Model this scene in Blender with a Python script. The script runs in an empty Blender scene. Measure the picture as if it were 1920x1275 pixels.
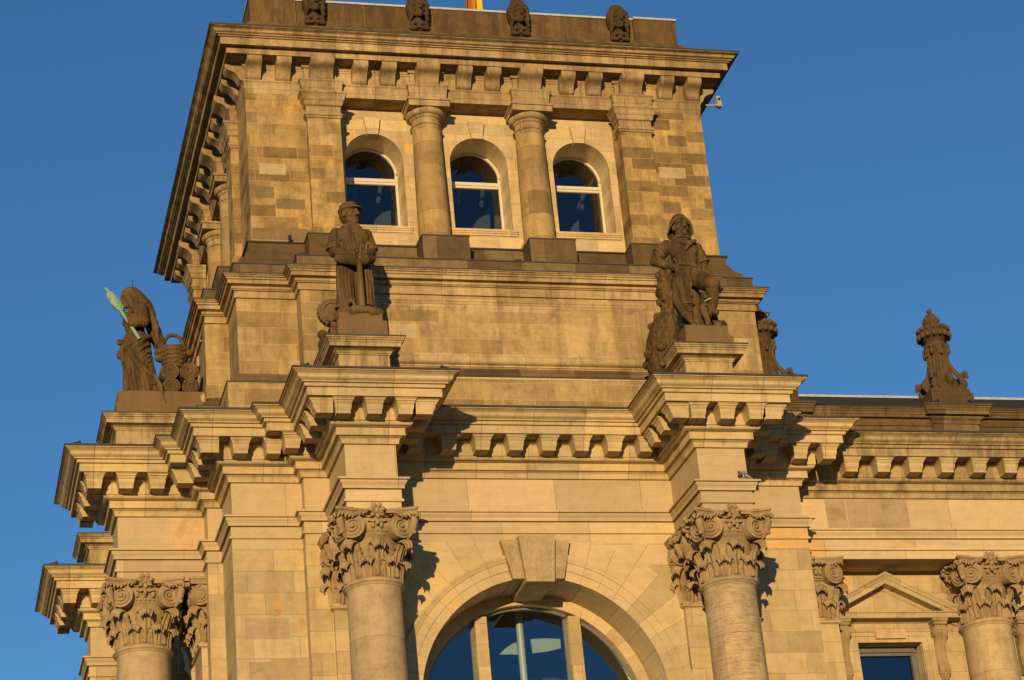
import bpy, math, random
from mathutils import Vector, Matrix
R = math.radians
random.seed(7)
scene = bpy.context.scene
col = scene.collection

# ------------------------------------------------------------------ camera
cam_d = bpy.data.cameras.new('camera')
cam_d.sensor_width = 36.0
cam_d.lens = 4408.18 * 36 / 1920
cam_d.clip_start = 0.5
cam_d.clip_end = 5000
cam = bpy.data.objects.new('camera', cam_d)
col.objects.link(cam)
yaw, pitch, roll = R(15.829), R(24.365), R(-5.412)
fwd = Vector((math.sin(yaw) * math.cos(pitch), math.cos(yaw) * math.cos(pitch), math.sin(pitch)))
rgt = Vector((math.cos(yaw), -math.sin(yaw), 0))
upv = rgt.cross(fwd)
rr = rgt * math.cos(roll) + upv * math.sin(roll)
uu = -rgt * math.sin(roll) + upv * math.cos(roll)
m = Matrix((rr, uu, -fwd)).transposed().to_4x4()
m.translation = Vector((-7.86, -54.569, 3.015))
cam.matrix_world = m
scene.camera = cam

# ------------------------------------------------------------------ light
SUN_EL = R(5.5)
sun_dir = Vector((0.358, 0.930, -math.tan(SUN_EL) * 0.997)).normalized()     # direction the light travels
world = bpy.data.worlds.new('World')
scene.world = world
world.use_nodes = True
wn = world.node_tree
bg = wn.nodes['Background']
sky = wn.nodes.new('ShaderNodeTexSky')
sky.sky_type = 'NISHITA'
sky.sun_disc = False
sky.sun_elevation = SUN_EL
sky.sun_rotation = math.atan2(-sun_dir.x, -sun_dir.y)
sky.air_density = 1.0
sky.dust_density = 0.0
sky.ozone_density = 4.3
wn.links.new(sky.outputs[0], bg.inputs[0])
bg.inputs[1].default_value = 0.15
sl = bpy.data.lights.new('sun', 'SUN')
sl.energy = 4.5
sl.angle = R(0.5)
sl.color = (1.0, 0.70, 0.365)
so = bpy.data.objects.new('sun', sl)
so.rotation_euler = sun_dir.to_track_quat('-Z', 'Y').to_euler()
so.location = (-30, -80, 60)
col.objects.link(so)
scene.view_settings.view_transform = 'Standard'
scene.view_settings.look = 'None'
scene.view_settings.exposure = 0.25
scene.view_settings.gamma = 1.0

# ------------------------------------------------------------------ materials
def lin(c):
    return tuple(((x / 255.0) / 12.92 if x / 255.0 < 0.04045 else ((x / 255.0 + 0.055) / 1.055) ** 2.4) for x in c) + (1.0,)

def new_mat(name):
    mt = bpy.data.materials.new(name)
    mt.use_nodes = True
    return mt, mt.node_tree, mt.node_tree.nodes['Principled BSDF']

def math_node(nt, op, a, b=None, c=None):
    n = nt.nodes.new('ShaderNodeMath'); n.operation = op
    for i, v in enumerate((a, b, c)):
        if v is None: continue
        if isinstance(v, (int, float)): n.inputs[i].default_value = v
        else: nt.links.new(v, n.inputs[i])
    return n.outputs[0]

def mix_col(nt, fac, a, b, mode='MIX'):
    n = nt.nodes.new('ShaderNodeMix'); n.data_type = 'RGBA'; n.blend_type = mode
    for s, v in ((n.inputs[0], fac), (n.inputs[6], a), (n.inputs[7], b)):
        if isinstance(v, (int, float)): s.default_value = v
        elif isinstance(v, tuple): s.default_value = v
        else: nt.links.new(v, s)
    return n.outputs[2]

def ramp(nt, fac, stops, interp='LINEAR'):
    n = nt.nodes.new('ShaderNodeValToRGB'); cr = n.color_ramp; cr.interpolation = interp
    while len(cr.elements) < len(stops): cr.elements.new(0.5)
    for e, (p, c) in zip(cr.elements, stops):
        e.position = p; e.color = c if len(c) == 4 else tuple(c) + (1.0,)
    nt.links.new(fac, n.inputs[0])
    return n.outputs[0]

def noise(nt, vec, scale, detail=5, rough=0.55, dim='3D'):
    n = nt.nodes.new('ShaderNodeTexNoise'); n.inputs['Scale'].default_value = scale
    n.inputs['Detail'].default_value = detail; n.inputs['Roughness'].default_value = rough
    nt.links.new(vec, n.inputs['Vector'])
    return n.outputs[0]

def stone(name, stops, bw=1.1, bh=0.46, zoff=0.0, joint=0.55, stain=0.35, stain_col=(0.10, 0.062, 0.028), jcol=(0.07, 0.045, 0.022), bump=0.25, msize=0.010, grain=0.25, xoff=0.0, stain_lo=0.50, squash=1.0, arch=None, streaks=0.0, worn_lit=0.0, mott=1.0):
    mt, nt, bs = new_mat(name)
    L = nt.links
    geo = nt.nodes.new('ShaderNodeNewGeometry')
    sep = nt.nodes.new('ShaderNodeSeparateXYZ'); L.new(geo.outputs['Position'], sep.inputs[0])
    sn = nt.nodes.new('ShaderNodeSeparateXYZ'); L.new(geo.outputs['True Normal'], sn.inputs[0])
    kx = math_node(nt, 'GREATER_THAN', math_node(nt, 'ABSOLUTE', sn.outputs[0]), math_node(nt, 'ADD', math_node(nt, 'ABSOLUTE', sn.outputs[1]), 0.0005))
    u = math_node(nt, 'ADD', math_node(nt, 'MULTIPLY', sep.outputs[1], kx), math_node(nt, 'MULTIPLY', sep.outputs[0], math_node(nt, 'SUBTRACT', 1.0, kx)))
    u0 = u
    u = math_node(nt, 'ADD', u, xoff)
    v = math_node(nt, 'ADD', sep.outputs[2], zoff)
    # jitter the bond row by row so that joints do not line up
    row = math_node(nt, 'FLOOR', math_node(nt, 'DIVIDE', v, bh))
    jit = math_node(nt, 'MULTIPLY', math_node(nt, 'SINE', math_node(nt, 'MULTIPLY', row, 12.9898)), bw * 0.37)
    u2 = math_node(nt, 'ADD', u, jit)
    comb = nt.nodes.new('ShaderNodeCombineXYZ'); L.new(u2, comb.inputs[0]); L.new(v, comb.inputs[1])
    br = nt.nodes.new('ShaderNodeTexBrick')
    L.new(comb.outputs[0], br.inputs['Vector'])
    br.inputs['Color1'].default_value = (0, 0, 0, 1); br.inputs['Color2'].default_value = (1, 1, 1, 1)
    br.inputs['Mortar'].default_value = (0.5, 0.5, 0.5, 1)
    br.inputs['Scale'].default_value = 1.0; br.inputs['Mortar Size'].default_value = msize
    br.inputs['Mortar Smooth'].default_value = 0.3; br.inputs['Brick Width'].default_value = bw
    br.inputs['Row Height'].default_value = bh
    br.offset = 0.5; br.squash = squash; br.squash_frequency = 3
    bcol, bfac = br.outputs['Color'], br.outputs['Fac']
    if arch:        # radial voussoirs around the great arch, level courses beyond them
        r0, r1 = arch
        hx = math_node(nt, 'SUBTRACT', u0, 7.55); hz = math_node(nt, 'SUBTRACT', sep.outputs[2], 18.75)
        rad = math_node(nt, 'SQRT', math_node(nt, 'ADD', math_node(nt, 'MULTIPLY', hx, hx), math_node(nt, 'MULTIPLY', hz, hz)))
        ang = math_node(nt, 'MULTIPLY', math_node(nt, 'ARCTAN2', hz, hx), 3.17)
        c2 = nt.nodes.new('ShaderNodeCombineXYZ'); L.new(ang, c2.inputs[0]); L.new(rad, c2.inputs[1])
        b2 = nt.nodes.new('ShaderNodeTexBrick'); L.new(c2.outputs[0], b2.inputs['Vector'])
        for k_, v_ in (('Color1', (0, 0, 0, 1)), ('Color2', (1, 1, 1, 1)), ('Mortar', (0.5, 0.5, 0.5, 1)), ('Scale', 1.0), ('Mortar Size', 0.009), ('Mortar Smooth', 0.3), ('Brick Width', 0.453), ('Row Height', 30.0)): b2.inputs[k_].default_value = v_
        lim = math_node(nt, 'ADD', r1, math_node(nt, 'MULTIPLY', 0.35, math_node(nt, 'SINE', math_node(nt, 'MULTIPLY', math_node(nt, 'FLOOR', math_node(nt, 'DIVIDE', ang, 0.453)), 2.4))))
        inside = math_node(nt, 'MULTIPLY', math_node(nt, 'LESS_THAN', rad, lim), math_node(nt, 'GREATER_THAN', hz, 0.0))
        inside = math_node(nt, 'MULTIPLY', inside, math_node(nt, 'LESS_THAN', sep.outputs[2], 22.852))
        bcol = mix_col(nt, inside, bcol, b2.outputs['Color'])
        mf = nt.nodes.new('ShaderNodeMix'); L.new(inside, mf.inputs[0]); L.new(bfac, mf.inputs[2]); L.new(b2.outputs['Fac'], mf.inputs[3]); bfac = mf.outputs[0]
    base = ramp(nt, bcol, stops)
    # inside one block: soft clouds, sedimentary bands, grain
    cloud = noise(nt, geo.outputs['Position'], 2.6, 9, 0.68)
    base = mix_col(nt, min(mott, 1.0), base, ramp(nt, cloud, [(0.32, (0.72, 0.69, 0.62)), (0.50, (0.98, 0.98, 0.97)), (0.70, (1.14, 1.12, 1.05))]), 'MULTIPLY')
    if mott > 1.0:   # coarse grey-brown blotches running across the courses
        bl = noise(nt, geo.outputs['Position'], 1.1, 8, 0.72)
        base = mix_col(nt, mott - 1.0, base, ramp(nt, bl, [(0.40, (0.50, 0.46, 0.40)), (0.50, (0.95, 0.95, 0.94)), (0.62, (1.18, 1.14, 1.02))]), 'MULTIPLY')
    mp = nt.nodes.new('ShaderNodeMapping'); L.new(geo.outputs['Position'], mp.inputs[0]); mp.inputs['Scale'].default_value = (0.5, 0.5, 7.0)
    band = noise(nt, mp.outputs[0], 1.2, 4, 0.6)
    base = mix_col(nt, 0.28, base, ramp(nt, band, [(0.3, (0.74, 0.70, 0.64)), (0.7, (1.12, 1.10, 1.05))]), 'MULTIPLY')
    gr = noise(nt, geo.outputs['Position'], 24, 5, 0.75)
    base = mix_col(nt, grain, base, ramp(nt, gr, [(0.3, (0.6, 0.58, 0.55)), (0.7, (1.25, 1.22, 1.18))]), 'MULTIPLY')
    # dark weathering crust in patches and run-off streaks
    mp2 = nt.nodes.new('ShaderNodeMapping'); L.new(geo.outputs['Position'], mp2.inputs[0]); mp2.inputs['Scale'].default_value = (2.6, 2.6, 0.38)
    st = noise(nt, mp2.outputs[0], 1.1, 10, 0.72)
    sf = ramp(nt, st, [(stain_lo - 0.02, (0, 0, 0)), (stain_lo + 0.14, (1, 1, 1))])
    sf = math_node(nt, 'MULTIPLY', sf, stain)
    base = mix_col(nt, sf, base, stain_col + (1.0,))
    if streaks:     # open bedding planes: thin dark wavy lines
        mp3 = nt.nodes.new('ShaderNodeMapping'); L.new(geo.outputs['Position'], mp3.inputs[0]); mp3.inputs['Scale'].default_value = (0.35, 0.35, 5.5); mp3.inputs['Rotation'].default_value = (0, R(5), 0)
        sk = noise(nt, mp3.outputs[0], 2.2, 6, 0.62)
        ln = math_node(nt, 'ABSOLUTE', math_node(nt, 'SUBTRACT', sk, 0.5))
        ln = ramp(nt, ln, [(0.0, (1, 1, 1)), (0.022, (0, 0, 0))])
        msk = ramp(nt, math_node(nt, 'DIVIDE', sep.outputs[0], 20.0), [(0.50, (0.06, 0.06, 0.06)), (0.56, (1, 1, 1)), (0.70, (1, 1, 1)), (0.80, (0.1, 0.1, 0.1))])
        base = mix_col(nt, math_node(nt, 'MULTIPLY', math_node(nt, 'MULTIPLY', ln, msk), streaks), base, (0.12, 0.085, 0.045, 1))
    if worn_lit:        # paler convex edges: wear plus sunlit highlights painted into the colour
        wf = ramp(nt, geo.outputs['Pointiness'], [(0.505, (0, 0, 0)), (0.56, (1, 1, 1))])
        base = mix_col(nt, math_node(nt, 'MULTIPLY', wf, worn_lit), base, (0.19, 0.125, 0.060, 1))
    # joints
    base = mix_col(nt, math_node(nt, 'MULTIPLY', bfac, joint), base, jcol + (1.0,))
    L.new(base, bs.inputs['Base Color'])
    bs.inputs['Roughness'].default_value = 0.9
    bs.inputs['Specular IOR Level'].default_value = 0.15
    h = math_node(nt, 'SUBTRACT', math_node(nt, 'MULTIPLY', gr, 0.35), math_node(nt, 'MULTIPLY', bfac, 0.5))
    h = math_node(nt, 'ADD', h, math_node(nt, 'MULTIPLY', cloud, 0.5))
    bp = nt.nodes.new('ShaderNodeBump'); bp.inputs['Strength'].default_value = bump; bp.inputs['Distance'].default_value = 0.03
    L.new(h, bp.inputs['Height']); L.new(bp.outputs[0], bs.inputs['Normal'])
    return mt

def plain(name, c, rough=0.6, metal=0.0, var=0.15, scale=6.0, bump=0.0):
    mt, nt, bs = new_mat(name)
    geo = nt.nodes.new('ShaderNodeNewGeometry')
    n = noise(nt, geo.outputs['Position'], scale, 5, 0.6)
    k = ramp(nt, n, [(0.3, tuple(x * (1 - var) for x in c)), (0.7, tuple(min(1, x * (1 + var)) for x in c))])
    nt.links.new(k, bs.inputs['Base Color'])
    bs.inputs['Roughness'].default_value = rough; bs.inputs['Metallic'].default_value = metal
    if bump:
        bp = nt.nodes.new('ShaderNodeBump'); bp.inputs['Strength'].default_value = bump; bp.inputs['Distance'].default_value = 0.03
        nt.links.new(noise(nt, geo.outputs['Position'], 22, 5, 0.65), bp.inputs['Height']); nt.links.new(bp.outputs[0], bs.inputs['Normal'])
    return mt

LIGHT = [(0.0, (0.400, 0.308, 0.163)), (0.2, (0.447, 0.357, 0.201)), (0.42, (0.495, 0.377, 0.191)), (0.6, (0.533, 0.417, 0.220)), (0.8, (0.543, 0.406, 0.229)), (0.92, (0.562, 0.441, 0.220)), (1.0, (0.570, 0.372, 0.140))]
def shade(p, k, kg=1.0, kb=1.0): return [(t, (c[0] * k, c[1] * k * kg, c[2] * k * kb)) for t, c in p]
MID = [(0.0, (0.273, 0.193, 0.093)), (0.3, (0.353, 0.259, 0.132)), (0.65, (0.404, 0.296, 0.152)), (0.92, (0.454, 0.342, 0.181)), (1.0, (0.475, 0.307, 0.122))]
TOWER = [(0.0, (0.165, 0.107, 0.043)), (0.2, (0.234, 0.158, 0.066)), (0.5, (0.319, 0.220, 0.095)), (0.75, (0.388, 0.272, 0.118)), (0.92, (0.411, 0.274, 0.095)), (1.0, (0.468, 0.345, 0.171))]
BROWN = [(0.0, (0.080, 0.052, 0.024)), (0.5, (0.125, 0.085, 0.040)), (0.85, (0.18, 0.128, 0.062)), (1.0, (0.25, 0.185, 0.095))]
M_wall = stone('sandstone_ashlar', shade(LIGHT, 0.86), 1.15, 0.56, 0.15, stain=0.30, joint=0.38, stain_lo=0.50, stain_col=(0.22, 0.15, 0.075), mott=0.6)
M_bay = stone('sandstone_arch_bay', shade(LIGHT, 0.95), 1.15, 0.56, 0.15, stain=0.12, joint=0.36, stain_col=(0.24, 0.165, 0.085), mott=0.45, arch=(3.1, 4.75))
M_frieze = stone('sandstone_frieze', shade(LIGHT, 0.94, 0.99, 1.05), 2.3, 3.0, 0.6, stain=0.10, joint=0.5, stain_lo=0.55, mott=0.4)
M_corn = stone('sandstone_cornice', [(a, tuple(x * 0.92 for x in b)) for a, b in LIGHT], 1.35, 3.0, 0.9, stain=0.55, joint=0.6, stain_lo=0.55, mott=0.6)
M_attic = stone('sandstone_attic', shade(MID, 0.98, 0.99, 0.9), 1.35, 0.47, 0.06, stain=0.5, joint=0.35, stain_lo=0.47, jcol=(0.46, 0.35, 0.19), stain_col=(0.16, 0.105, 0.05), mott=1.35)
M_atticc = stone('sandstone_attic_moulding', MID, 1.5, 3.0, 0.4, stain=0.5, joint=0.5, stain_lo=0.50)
M_tower = stone('sandstone_tower', shade(TOWER, 1.08), 0.95, 0.36, 0.1, stain=0.45, joint=0.40, stain_lo=0.46, grain=0.6, jcol=(0.40, 0.29, 0.14), stain_col=(0.115, 0.072, 0.032), mott=1.55)
M_twall = stone('sandstone_tower_bay', LIGHT, 0.95, 0.36, 0.2, stain=0.18, joint=0.3, mott=0.6)
M_towerc = stone('sandstone_tower_cornice', MID, 1.2, 3.0, 0.4, stain=0.55, joint=0.5, stain_lo=0.46)
M_par = stone('sandstone_parapet', [(0.0, (0.095, 0.062, 0.027)), (0.5, (0.15, 0.10, 0.046)), (1.0, (0.21, 0.148, 0.07))], 1.5, 3.0, 0.4, stain=0.7, joint=0.5, stain_lo=0.46, stain_col=(0.06, 0.036, 0.016), grain=0.6)
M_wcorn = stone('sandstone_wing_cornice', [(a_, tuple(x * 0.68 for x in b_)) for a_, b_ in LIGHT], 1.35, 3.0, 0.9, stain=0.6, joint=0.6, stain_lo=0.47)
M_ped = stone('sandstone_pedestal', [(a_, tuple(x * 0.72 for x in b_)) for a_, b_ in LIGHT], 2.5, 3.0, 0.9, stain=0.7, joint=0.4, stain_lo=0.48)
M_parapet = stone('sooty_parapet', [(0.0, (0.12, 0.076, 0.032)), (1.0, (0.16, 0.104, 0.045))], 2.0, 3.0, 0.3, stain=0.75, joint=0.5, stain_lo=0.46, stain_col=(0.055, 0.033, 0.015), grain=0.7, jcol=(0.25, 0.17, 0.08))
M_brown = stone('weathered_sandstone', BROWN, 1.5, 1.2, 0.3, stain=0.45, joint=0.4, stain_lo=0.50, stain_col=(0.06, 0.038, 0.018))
M_cap = stone('carved_sandstone', [(0.0, (0.31, 0.225, 0.118)), (1.0, (0.345, 0.252, 0.135))], 30, 30, 0.3, stain=0.55, joint=0.0, stain_lo=0.5, stain_col=(0.17, 0.115, 0.06), bump=0.35)
M_col = stone('sandstone_column', [(0.0, (0.33, 0.25, 0.15)), (0.5, (0.41, 0.315, 0.18)), (1.0, (0.47, 0.355, 0.19))], 30, 1.45, 0.55, stain=0.35, joint=0.4, stain_col=(0.2, 0.15, 0.085), streaks=0.75)
M_tcol = stone('sandstone_tower_column', TOWER, 30, 0.72, 0.1, stain=0.5, joint=0.3)
M_key = stone('rough_keystone', [(0.0, (0.36, 0.28, 0.15)), (1.0, (0.42, 0.33, 0.18))], 30, 30, 0.0, stain=0.25, joint=0.0, bump=1.0, grain=0.6)
M_statue = stone('dark_statue_sandstone', [(0.0, (0.118, 0.073, 0.030)), (1.0, (0.126, 0.080, 0.034))], 30, 30, 0.3, stain=0.88, joint=0.0, stain_lo=0.46, stain_col=(0.036, 0.024, 0.011), bump=0.8, grain=0.8, worn_lit=0.6)
M_urn = stone('urn_sandstone', [(0.0, (0.092, 0.060, 0.030)), (1.0, (0.11, 0.074, 0.038))], 30, 30, 0.3, stain=0.6, joint=0.0, stain_col=(0.045, 0.031, 0.016), bump=0.7, grain=0.7, worn_lit=0.4)
M_head = stone('mask_sandstone', [(0.0, (0.070, 0.046, 0.021)), (1.0, (0.085, 0.057, 0.027))], 30, 30, 0.1, stain=0.5, joint=0.0, stain_col=(0.04, 0.03, 0.018), bump=0.5)
M_flash = plain('lead_flashing', (0.045, 0.045, 0.038), 0.6, 0.2)
M_coping = plain('zinc_coping', (0.42, 0.44, 0.42), 0.4, 0.2)
M_frame = plain('cream_window_frame', (0.52, 0.47, 0.35), 0.45, 0.0, 0.06)
M_frame2 = plain('bronze_window_frame', (0.16, 0.15, 0.115), 0.4, 0.3, 0.08)
M_verd = plain('verdigris_copper', (0.17, 0.31, 0.21), 0.7, 0.0, 0.25, 9.0, 0.3)
M_black = plain('black_metal', (0.02, 0.021, 0.023), 0.45, 0.4)
M_white = plain('white_camera_plastic', (0.33, 0.28, 0.21), 0.5)
M_roof = plain('dark_roof_sheet', (0.03, 0.033, 0.038), 0.5, 0.2)
M_void = plain('black_roof_glazing', (0.006, 0.006, 0.006), 0.7)
M_ground = plain('paving', (0.20, 0.17, 0.13), 0.9, 0, 0.2, 0.5)
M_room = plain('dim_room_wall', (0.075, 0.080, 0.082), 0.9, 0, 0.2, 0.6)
M_ceil = plain('grey_ceiling', (0.30, 0.32, 0.31), 0.9, 0, 0.1, 0.6)
M_blind = plain('pale_green_blind', (0.50, 0.60, 0.42), 0.8, 0, 0.05)
M_post = plain('pale_steel_post', (0.82, 0.78, 0.55), 0.4, 0.1, 0.05)

def glass_mat(name, ior, tint):
    mt, nt, bs = new_mat(name)
    nt.nodes.remove(bs)
    out = nt.nodes['Material Output']
    g = nt.nodes.new('ShaderNodeBsdfGlossy'); g.inputs['Roughness'].default_value = 0.02; g.inputs['Color'].default_value = tint
    geo = nt.nodes.new('ShaderNodeNewGeometry'); bp = nt.nodes.new('ShaderNodeBump'); bp.inputs['Strength'].default_value = 0.04; bp.inputs['Distance'].default_value = 0.02
    nt.links.new(noise(nt, geo.outputs['Position'], 0.8, 2, 0.5), bp.inputs['Height']); nt.links.new(bp.outputs[0], g.inputs['Normal'])
    t = nt.nodes.new('ShaderNodeBsdfTransparent'); t.inputs['Color'].default_value = (0.62, 0.70, 0.72, 1)
    f = nt.nodes.new('ShaderNodeFresnel'); f.inputs[0].default_value = ior
    mx = nt.nodes.new('ShaderNodeMixShader')
    nt.links.new(f.outputs[0], mx.inputs[0]); nt.links.new(t.outputs[0], mx.inputs[1]); nt.links.new(g.outputs[0], mx.inputs[2])
    nt.links.new(mx.outputs[0], out.inputs[0])
    return mt
M_glass = glass_mat('window_glass', 2.2, (0.66, 0.76, 0.88, 1))
M_tglass = glass_mat('tower_window_glass', 1.62, (0.85, 0.88, 0.90, 1))

def flag_mat():
    mt, nt, bs = new_mat('flag_cloth')
    geo = nt.nodes.new('ShaderNodeTexCoord')
    sep = nt.nodes.new('ShaderNodeSeparateXYZ'); nt.links.new(geo.outputs['Object'], sep.inputs[0])
    k = math_node(nt, 'DIVIDE', sep.outputs[2], 3.0)
    c = ramp(nt, k, [(0.0, (0.75, 0.42, 0.02)), (0.55, (0.60, 0.03, 0.02)), (0.80, (0.01, 0.01, 0.01))], 'CONSTANT')
    c = mix_col(nt, math_node(nt, 'LESS_THAN', math_node(nt, 'ADD', sep.outputs[0], math_node(nt, 'MULTIPLY', sep.outputs[2], 0.25)), -0.22), c, (0.50, 0.17, 0.012, 1))  # darker orange side: shading of the fold painted into the cloth colour
    nt.links.new(c, bs.inputs['Base Color']); bs.inputs['Roughness'].default_value = 0.8
    return mt
M_flag = flag_mat()

# ------------------------------------------------------------------ mesh helpers
class MB:
    def __init__(s): s.v = []; s.f = []
    def add(s, vs, fs):
        b = len(s.v); s.v += [tuple(p) for p in vs]; s.f += [tuple(i + b for i in f) for f in fs]; return s
    def box(s, x0, x1, y0, y1, z0, z1):
        vs = [(x0, y0, z0), (x1, y0, z0), (x1, y1, z0), (x0, y1, z0), (x0, y0, z1), (x1, y0, z1), (x1, y1, z1), (x0, y1, z1)]
        return s.add(vs, [(3, 2, 1, 0), (4, 5, 6, 7), (0, 1, 5, 4), (1, 2, 6, 5), (2, 3, 7, 6), (3, 0, 4, 7)])
    def prism(s, poly, axis, a, b):          # poly: list of 2-D points, extruded along axis from a to b
        n = len(poly)
        def P(p, t):
            return (t, p[0], p[1]) if axis == 0 else ((p[0], t, p[1]) if axis == 1 else (p[0], p[1], t))
        vs = [P(p, a) for p in poly] + [P(p, b) for p in poly]
        fs = [tuple(range(n)), tuple(range(2 * n - 1, n - 1, -1))]
        fs += [(i, i + n, (i + 1) % n + n, (i + 1) % n) for i in range(n)]
        return s.add(vs, fs)
    def sweep(s, plan, prof, closed=True, caps=False):
        n = len(plan); mit = []
        nor = []
        cnt = n if closed else n - 1
        for i in range(cnt):
            a, b = plan[i], plan[(i + 1) % n]
            d = Vector((b[0] - a[0], b[1] - a[1])); d.normalize(); nor.append(Vector((d.y, -d.x)))
        for i in range(n):
            if closed: n1, n2 = nor[i - 1], nor[i]
            else: n1, n2 = nor[max(0, i - 1)], nor[min(i, cnt - 1)]
            k = 1.0 + n1.dot(n2)
            mit.append((n1 + n2) / k if k > 1e-6 else n2)
        vs = []
        for (o, z) in prof:
            for i in range(n): vs.append((plan[i][0] + mit[i].x * o, plan[i][1] + mit[i].y * o, z))
        fs = []
        for j in range(len(prof) - 1):
            for i in range(cnt):
                k = (i + 1) % n
                fs.append((j * n + i, (j + 1) * n + i, (j + 1) * n + k, j * n + k))
        if caps and not closed:
            fs.append(tuple(j * n for j in range(len(prof) - 1, -1, -1)))
            fs.append(tuple(j * n + n - 1 for j in range(len(prof))))
        return s.add(vs, fs)
    def lathe(s, prof, seg=48, c=(0, 0), a0=0.0, a1=2 * math.pi, sq=None):
        full = abs(a1 - a0 - 2 * math.pi) < 1e-6
        n = seg if full else seg + 1
        vs = []
        for (r, z) in prof:
            for i in range(n):
                t = a0 + (a1 - a0) * i / seg
                vs.append((c[0] + r * math.cos(t), c[1] + r * math.sin(t), z))
        fs = []
        for j in range(len(prof) - 1):
            for i in range(seg):
                k = (i + 1) % n
                fs.append((j * n + i, j * n + k, (j + 1) * n + k, (j + 1) * n + i))
        if full:
            fs.append(tuple(range(n - 1, -1, -1))); fs.append(tuple((len(prof) - 1) * n + i for i in range(n)))
        return s.add(vs, fs)
    def tube(s, pts, rad, seg=8, closed=False):
        pts = [Vector(p) for p in pts]; n = len(pts)
        if isinstance(rad, (int, float)): rad = [rad] * n
        vs = []; fs = []; ref = Vector((0.123, 0.31, 0.94)).normalized(); prev = None
        for i, p in enumerate(pts):
            if closed: t = pts[(i + 1) % n] - pts[i - 1]
            else: t = pts[min(i + 1, n - 1)] - pts[max(i - 1, 0)]
            t.normalize()
            if prev is None: a = t.cross(ref).normalized()
            else: a = (prev - t * prev.dot(t)); a = a.normalized() if a.length > 1e-6 else t.cross(ref).normalized()
            prev = a; b = t.cross(a)
            for k in range(seg):
                an = 2 * math.pi * k / seg
                vs.append(p + (a * math.cos(an) + b * math.sin(an)) * rad[i])
        for i in range(n if closed else n - 1):
            j = (i + 1) % n
            for k in range(seg):
                q = (k + 1) % seg
                fs.append((i * seg + k, i * seg + q, j * seg + q, j * seg + k))
        if not closed:
            fs.append(tuple(range(seg - 1, -1, -1))); fs.append(tuple((n - 1) * seg + k for k in range(seg)))
        return s.add(vs, fs)
    def ell(s, c, r, rot=None, su=16, sv=10):
        if isinstance(r, (int, float)): r = (r, r, r)
        M = rot if rot is not None else Matrix.Identity(3)
        vs = []; fs = []
        c = Vector(c)
        vs.append(c + M @ Vector((0, 0, r[2])))
        for j in range(1, sv):
            ph = math.pi * j / sv
            for i in range(su):
                t = 2 * math.pi * i / su
                vs.append(c + M @ Vector((r[0] * math.sin(ph) * math.cos(t), r[1] * math.sin(ph) * math.sin(t), r[2] * math.cos(ph))))
        vs.append(c + M @ Vector((0, 0, -r[2])))
        e = len(vs) - 1
        for i in range(su):
            k = (i + 1) % su
            fs.append((0, 1 + i, 1 + k)); fs.append((e, 1 + (sv - 2) * su + k, 1 + (sv - 2) * su + i))
            for j in range(sv - 2): fs.append((1 + j * su + i, 1 + (j + 1) * su + i, 1 + (j + 1) * su + k, 1 + j * su + k))
        return s.add(vs, fs)
    def cap(s, p0, r0, p1, r1, seg=12):      # tapered capsule
        p0, p1 = Vector(p0), Vector(p1); d = (p1 - p0).normalized()
        pts = []; rad = []
        for k in range(4, -1, -1):
            a = math.pi / 2 * k / 4.3; pts.append(p0 - d * r0 * math.sin(a)); rad.append(max(0.004, r0 * math.cos(a)))
        for k in range(0, 5):
            a = math.pi / 2 * k / 4.3; pts.append(p1 + d * r1 * math.sin(a)); rad.append(max(0.004, r1 * math.cos(a)))
        return s.tube(pts, rad, seg)
    def chain(s, pts, rads, seg=12):
        for i in range(len(pts) - 1): s.cap(pts[i], rads[i], pts[i + 1], rads[i + 1], seg)
        return s
    def xf(s, M):
        s.v = [tuple(M @ Vector(p)) for p in s.v]; return s

def mesh_of(name, mb, mat, sharp=32):
    me = bpy.data.meshes.new(name)
    me.from_pydata(mb.v, [], mb.f)
    me.materials.append(mat)
    me.polygons.foreach_set('use_smooth', [True] * len(me.polygons))
    me.update()
    me.set_sharp_from_angle(angle=R(sharp))
    return me

def part(name, mb, mat, parent=None, loc=(0, 0, 0), rz=0.0, sharp=32, label=None):
    o = bpy.data.objects.new(name, mesh_of(name, mb, mat, sharp))
    col.objects.link(o); o.location = loc; o.rotation_euler = (0, 0, rz); o.parent = parent
    if label: o['label'] = label
    return o

def empty(name, loc, label=None, cat=None, group=None):
    o = bpy.data.objects.new(name, None); col.objects.link(o); o.location = loc; o.empty_display_size = 0.3
    tag(o, label, cat, group)
    return o

def tag(o, label=None, cat=None, group=None, kind=None):
    for k, v in (('label', label), ('category', cat), ('group', group), ('kind', kind)):
        if v: o[k] = v
    return o

KIDS = {}
def copy_tree(o, parent, loc, rz):
    c = o.copy(); col.objects.link(c); c.parent = parent; c.location = loc; c.rotation_euler = (0, 0, rz)
    for ch in [x for x in bpy.data.objects if x.parent == o]:
        d = ch.copy(); col.objects.link(d); d.parent = c
    return c

W = 15.1; H = W / 2

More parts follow.
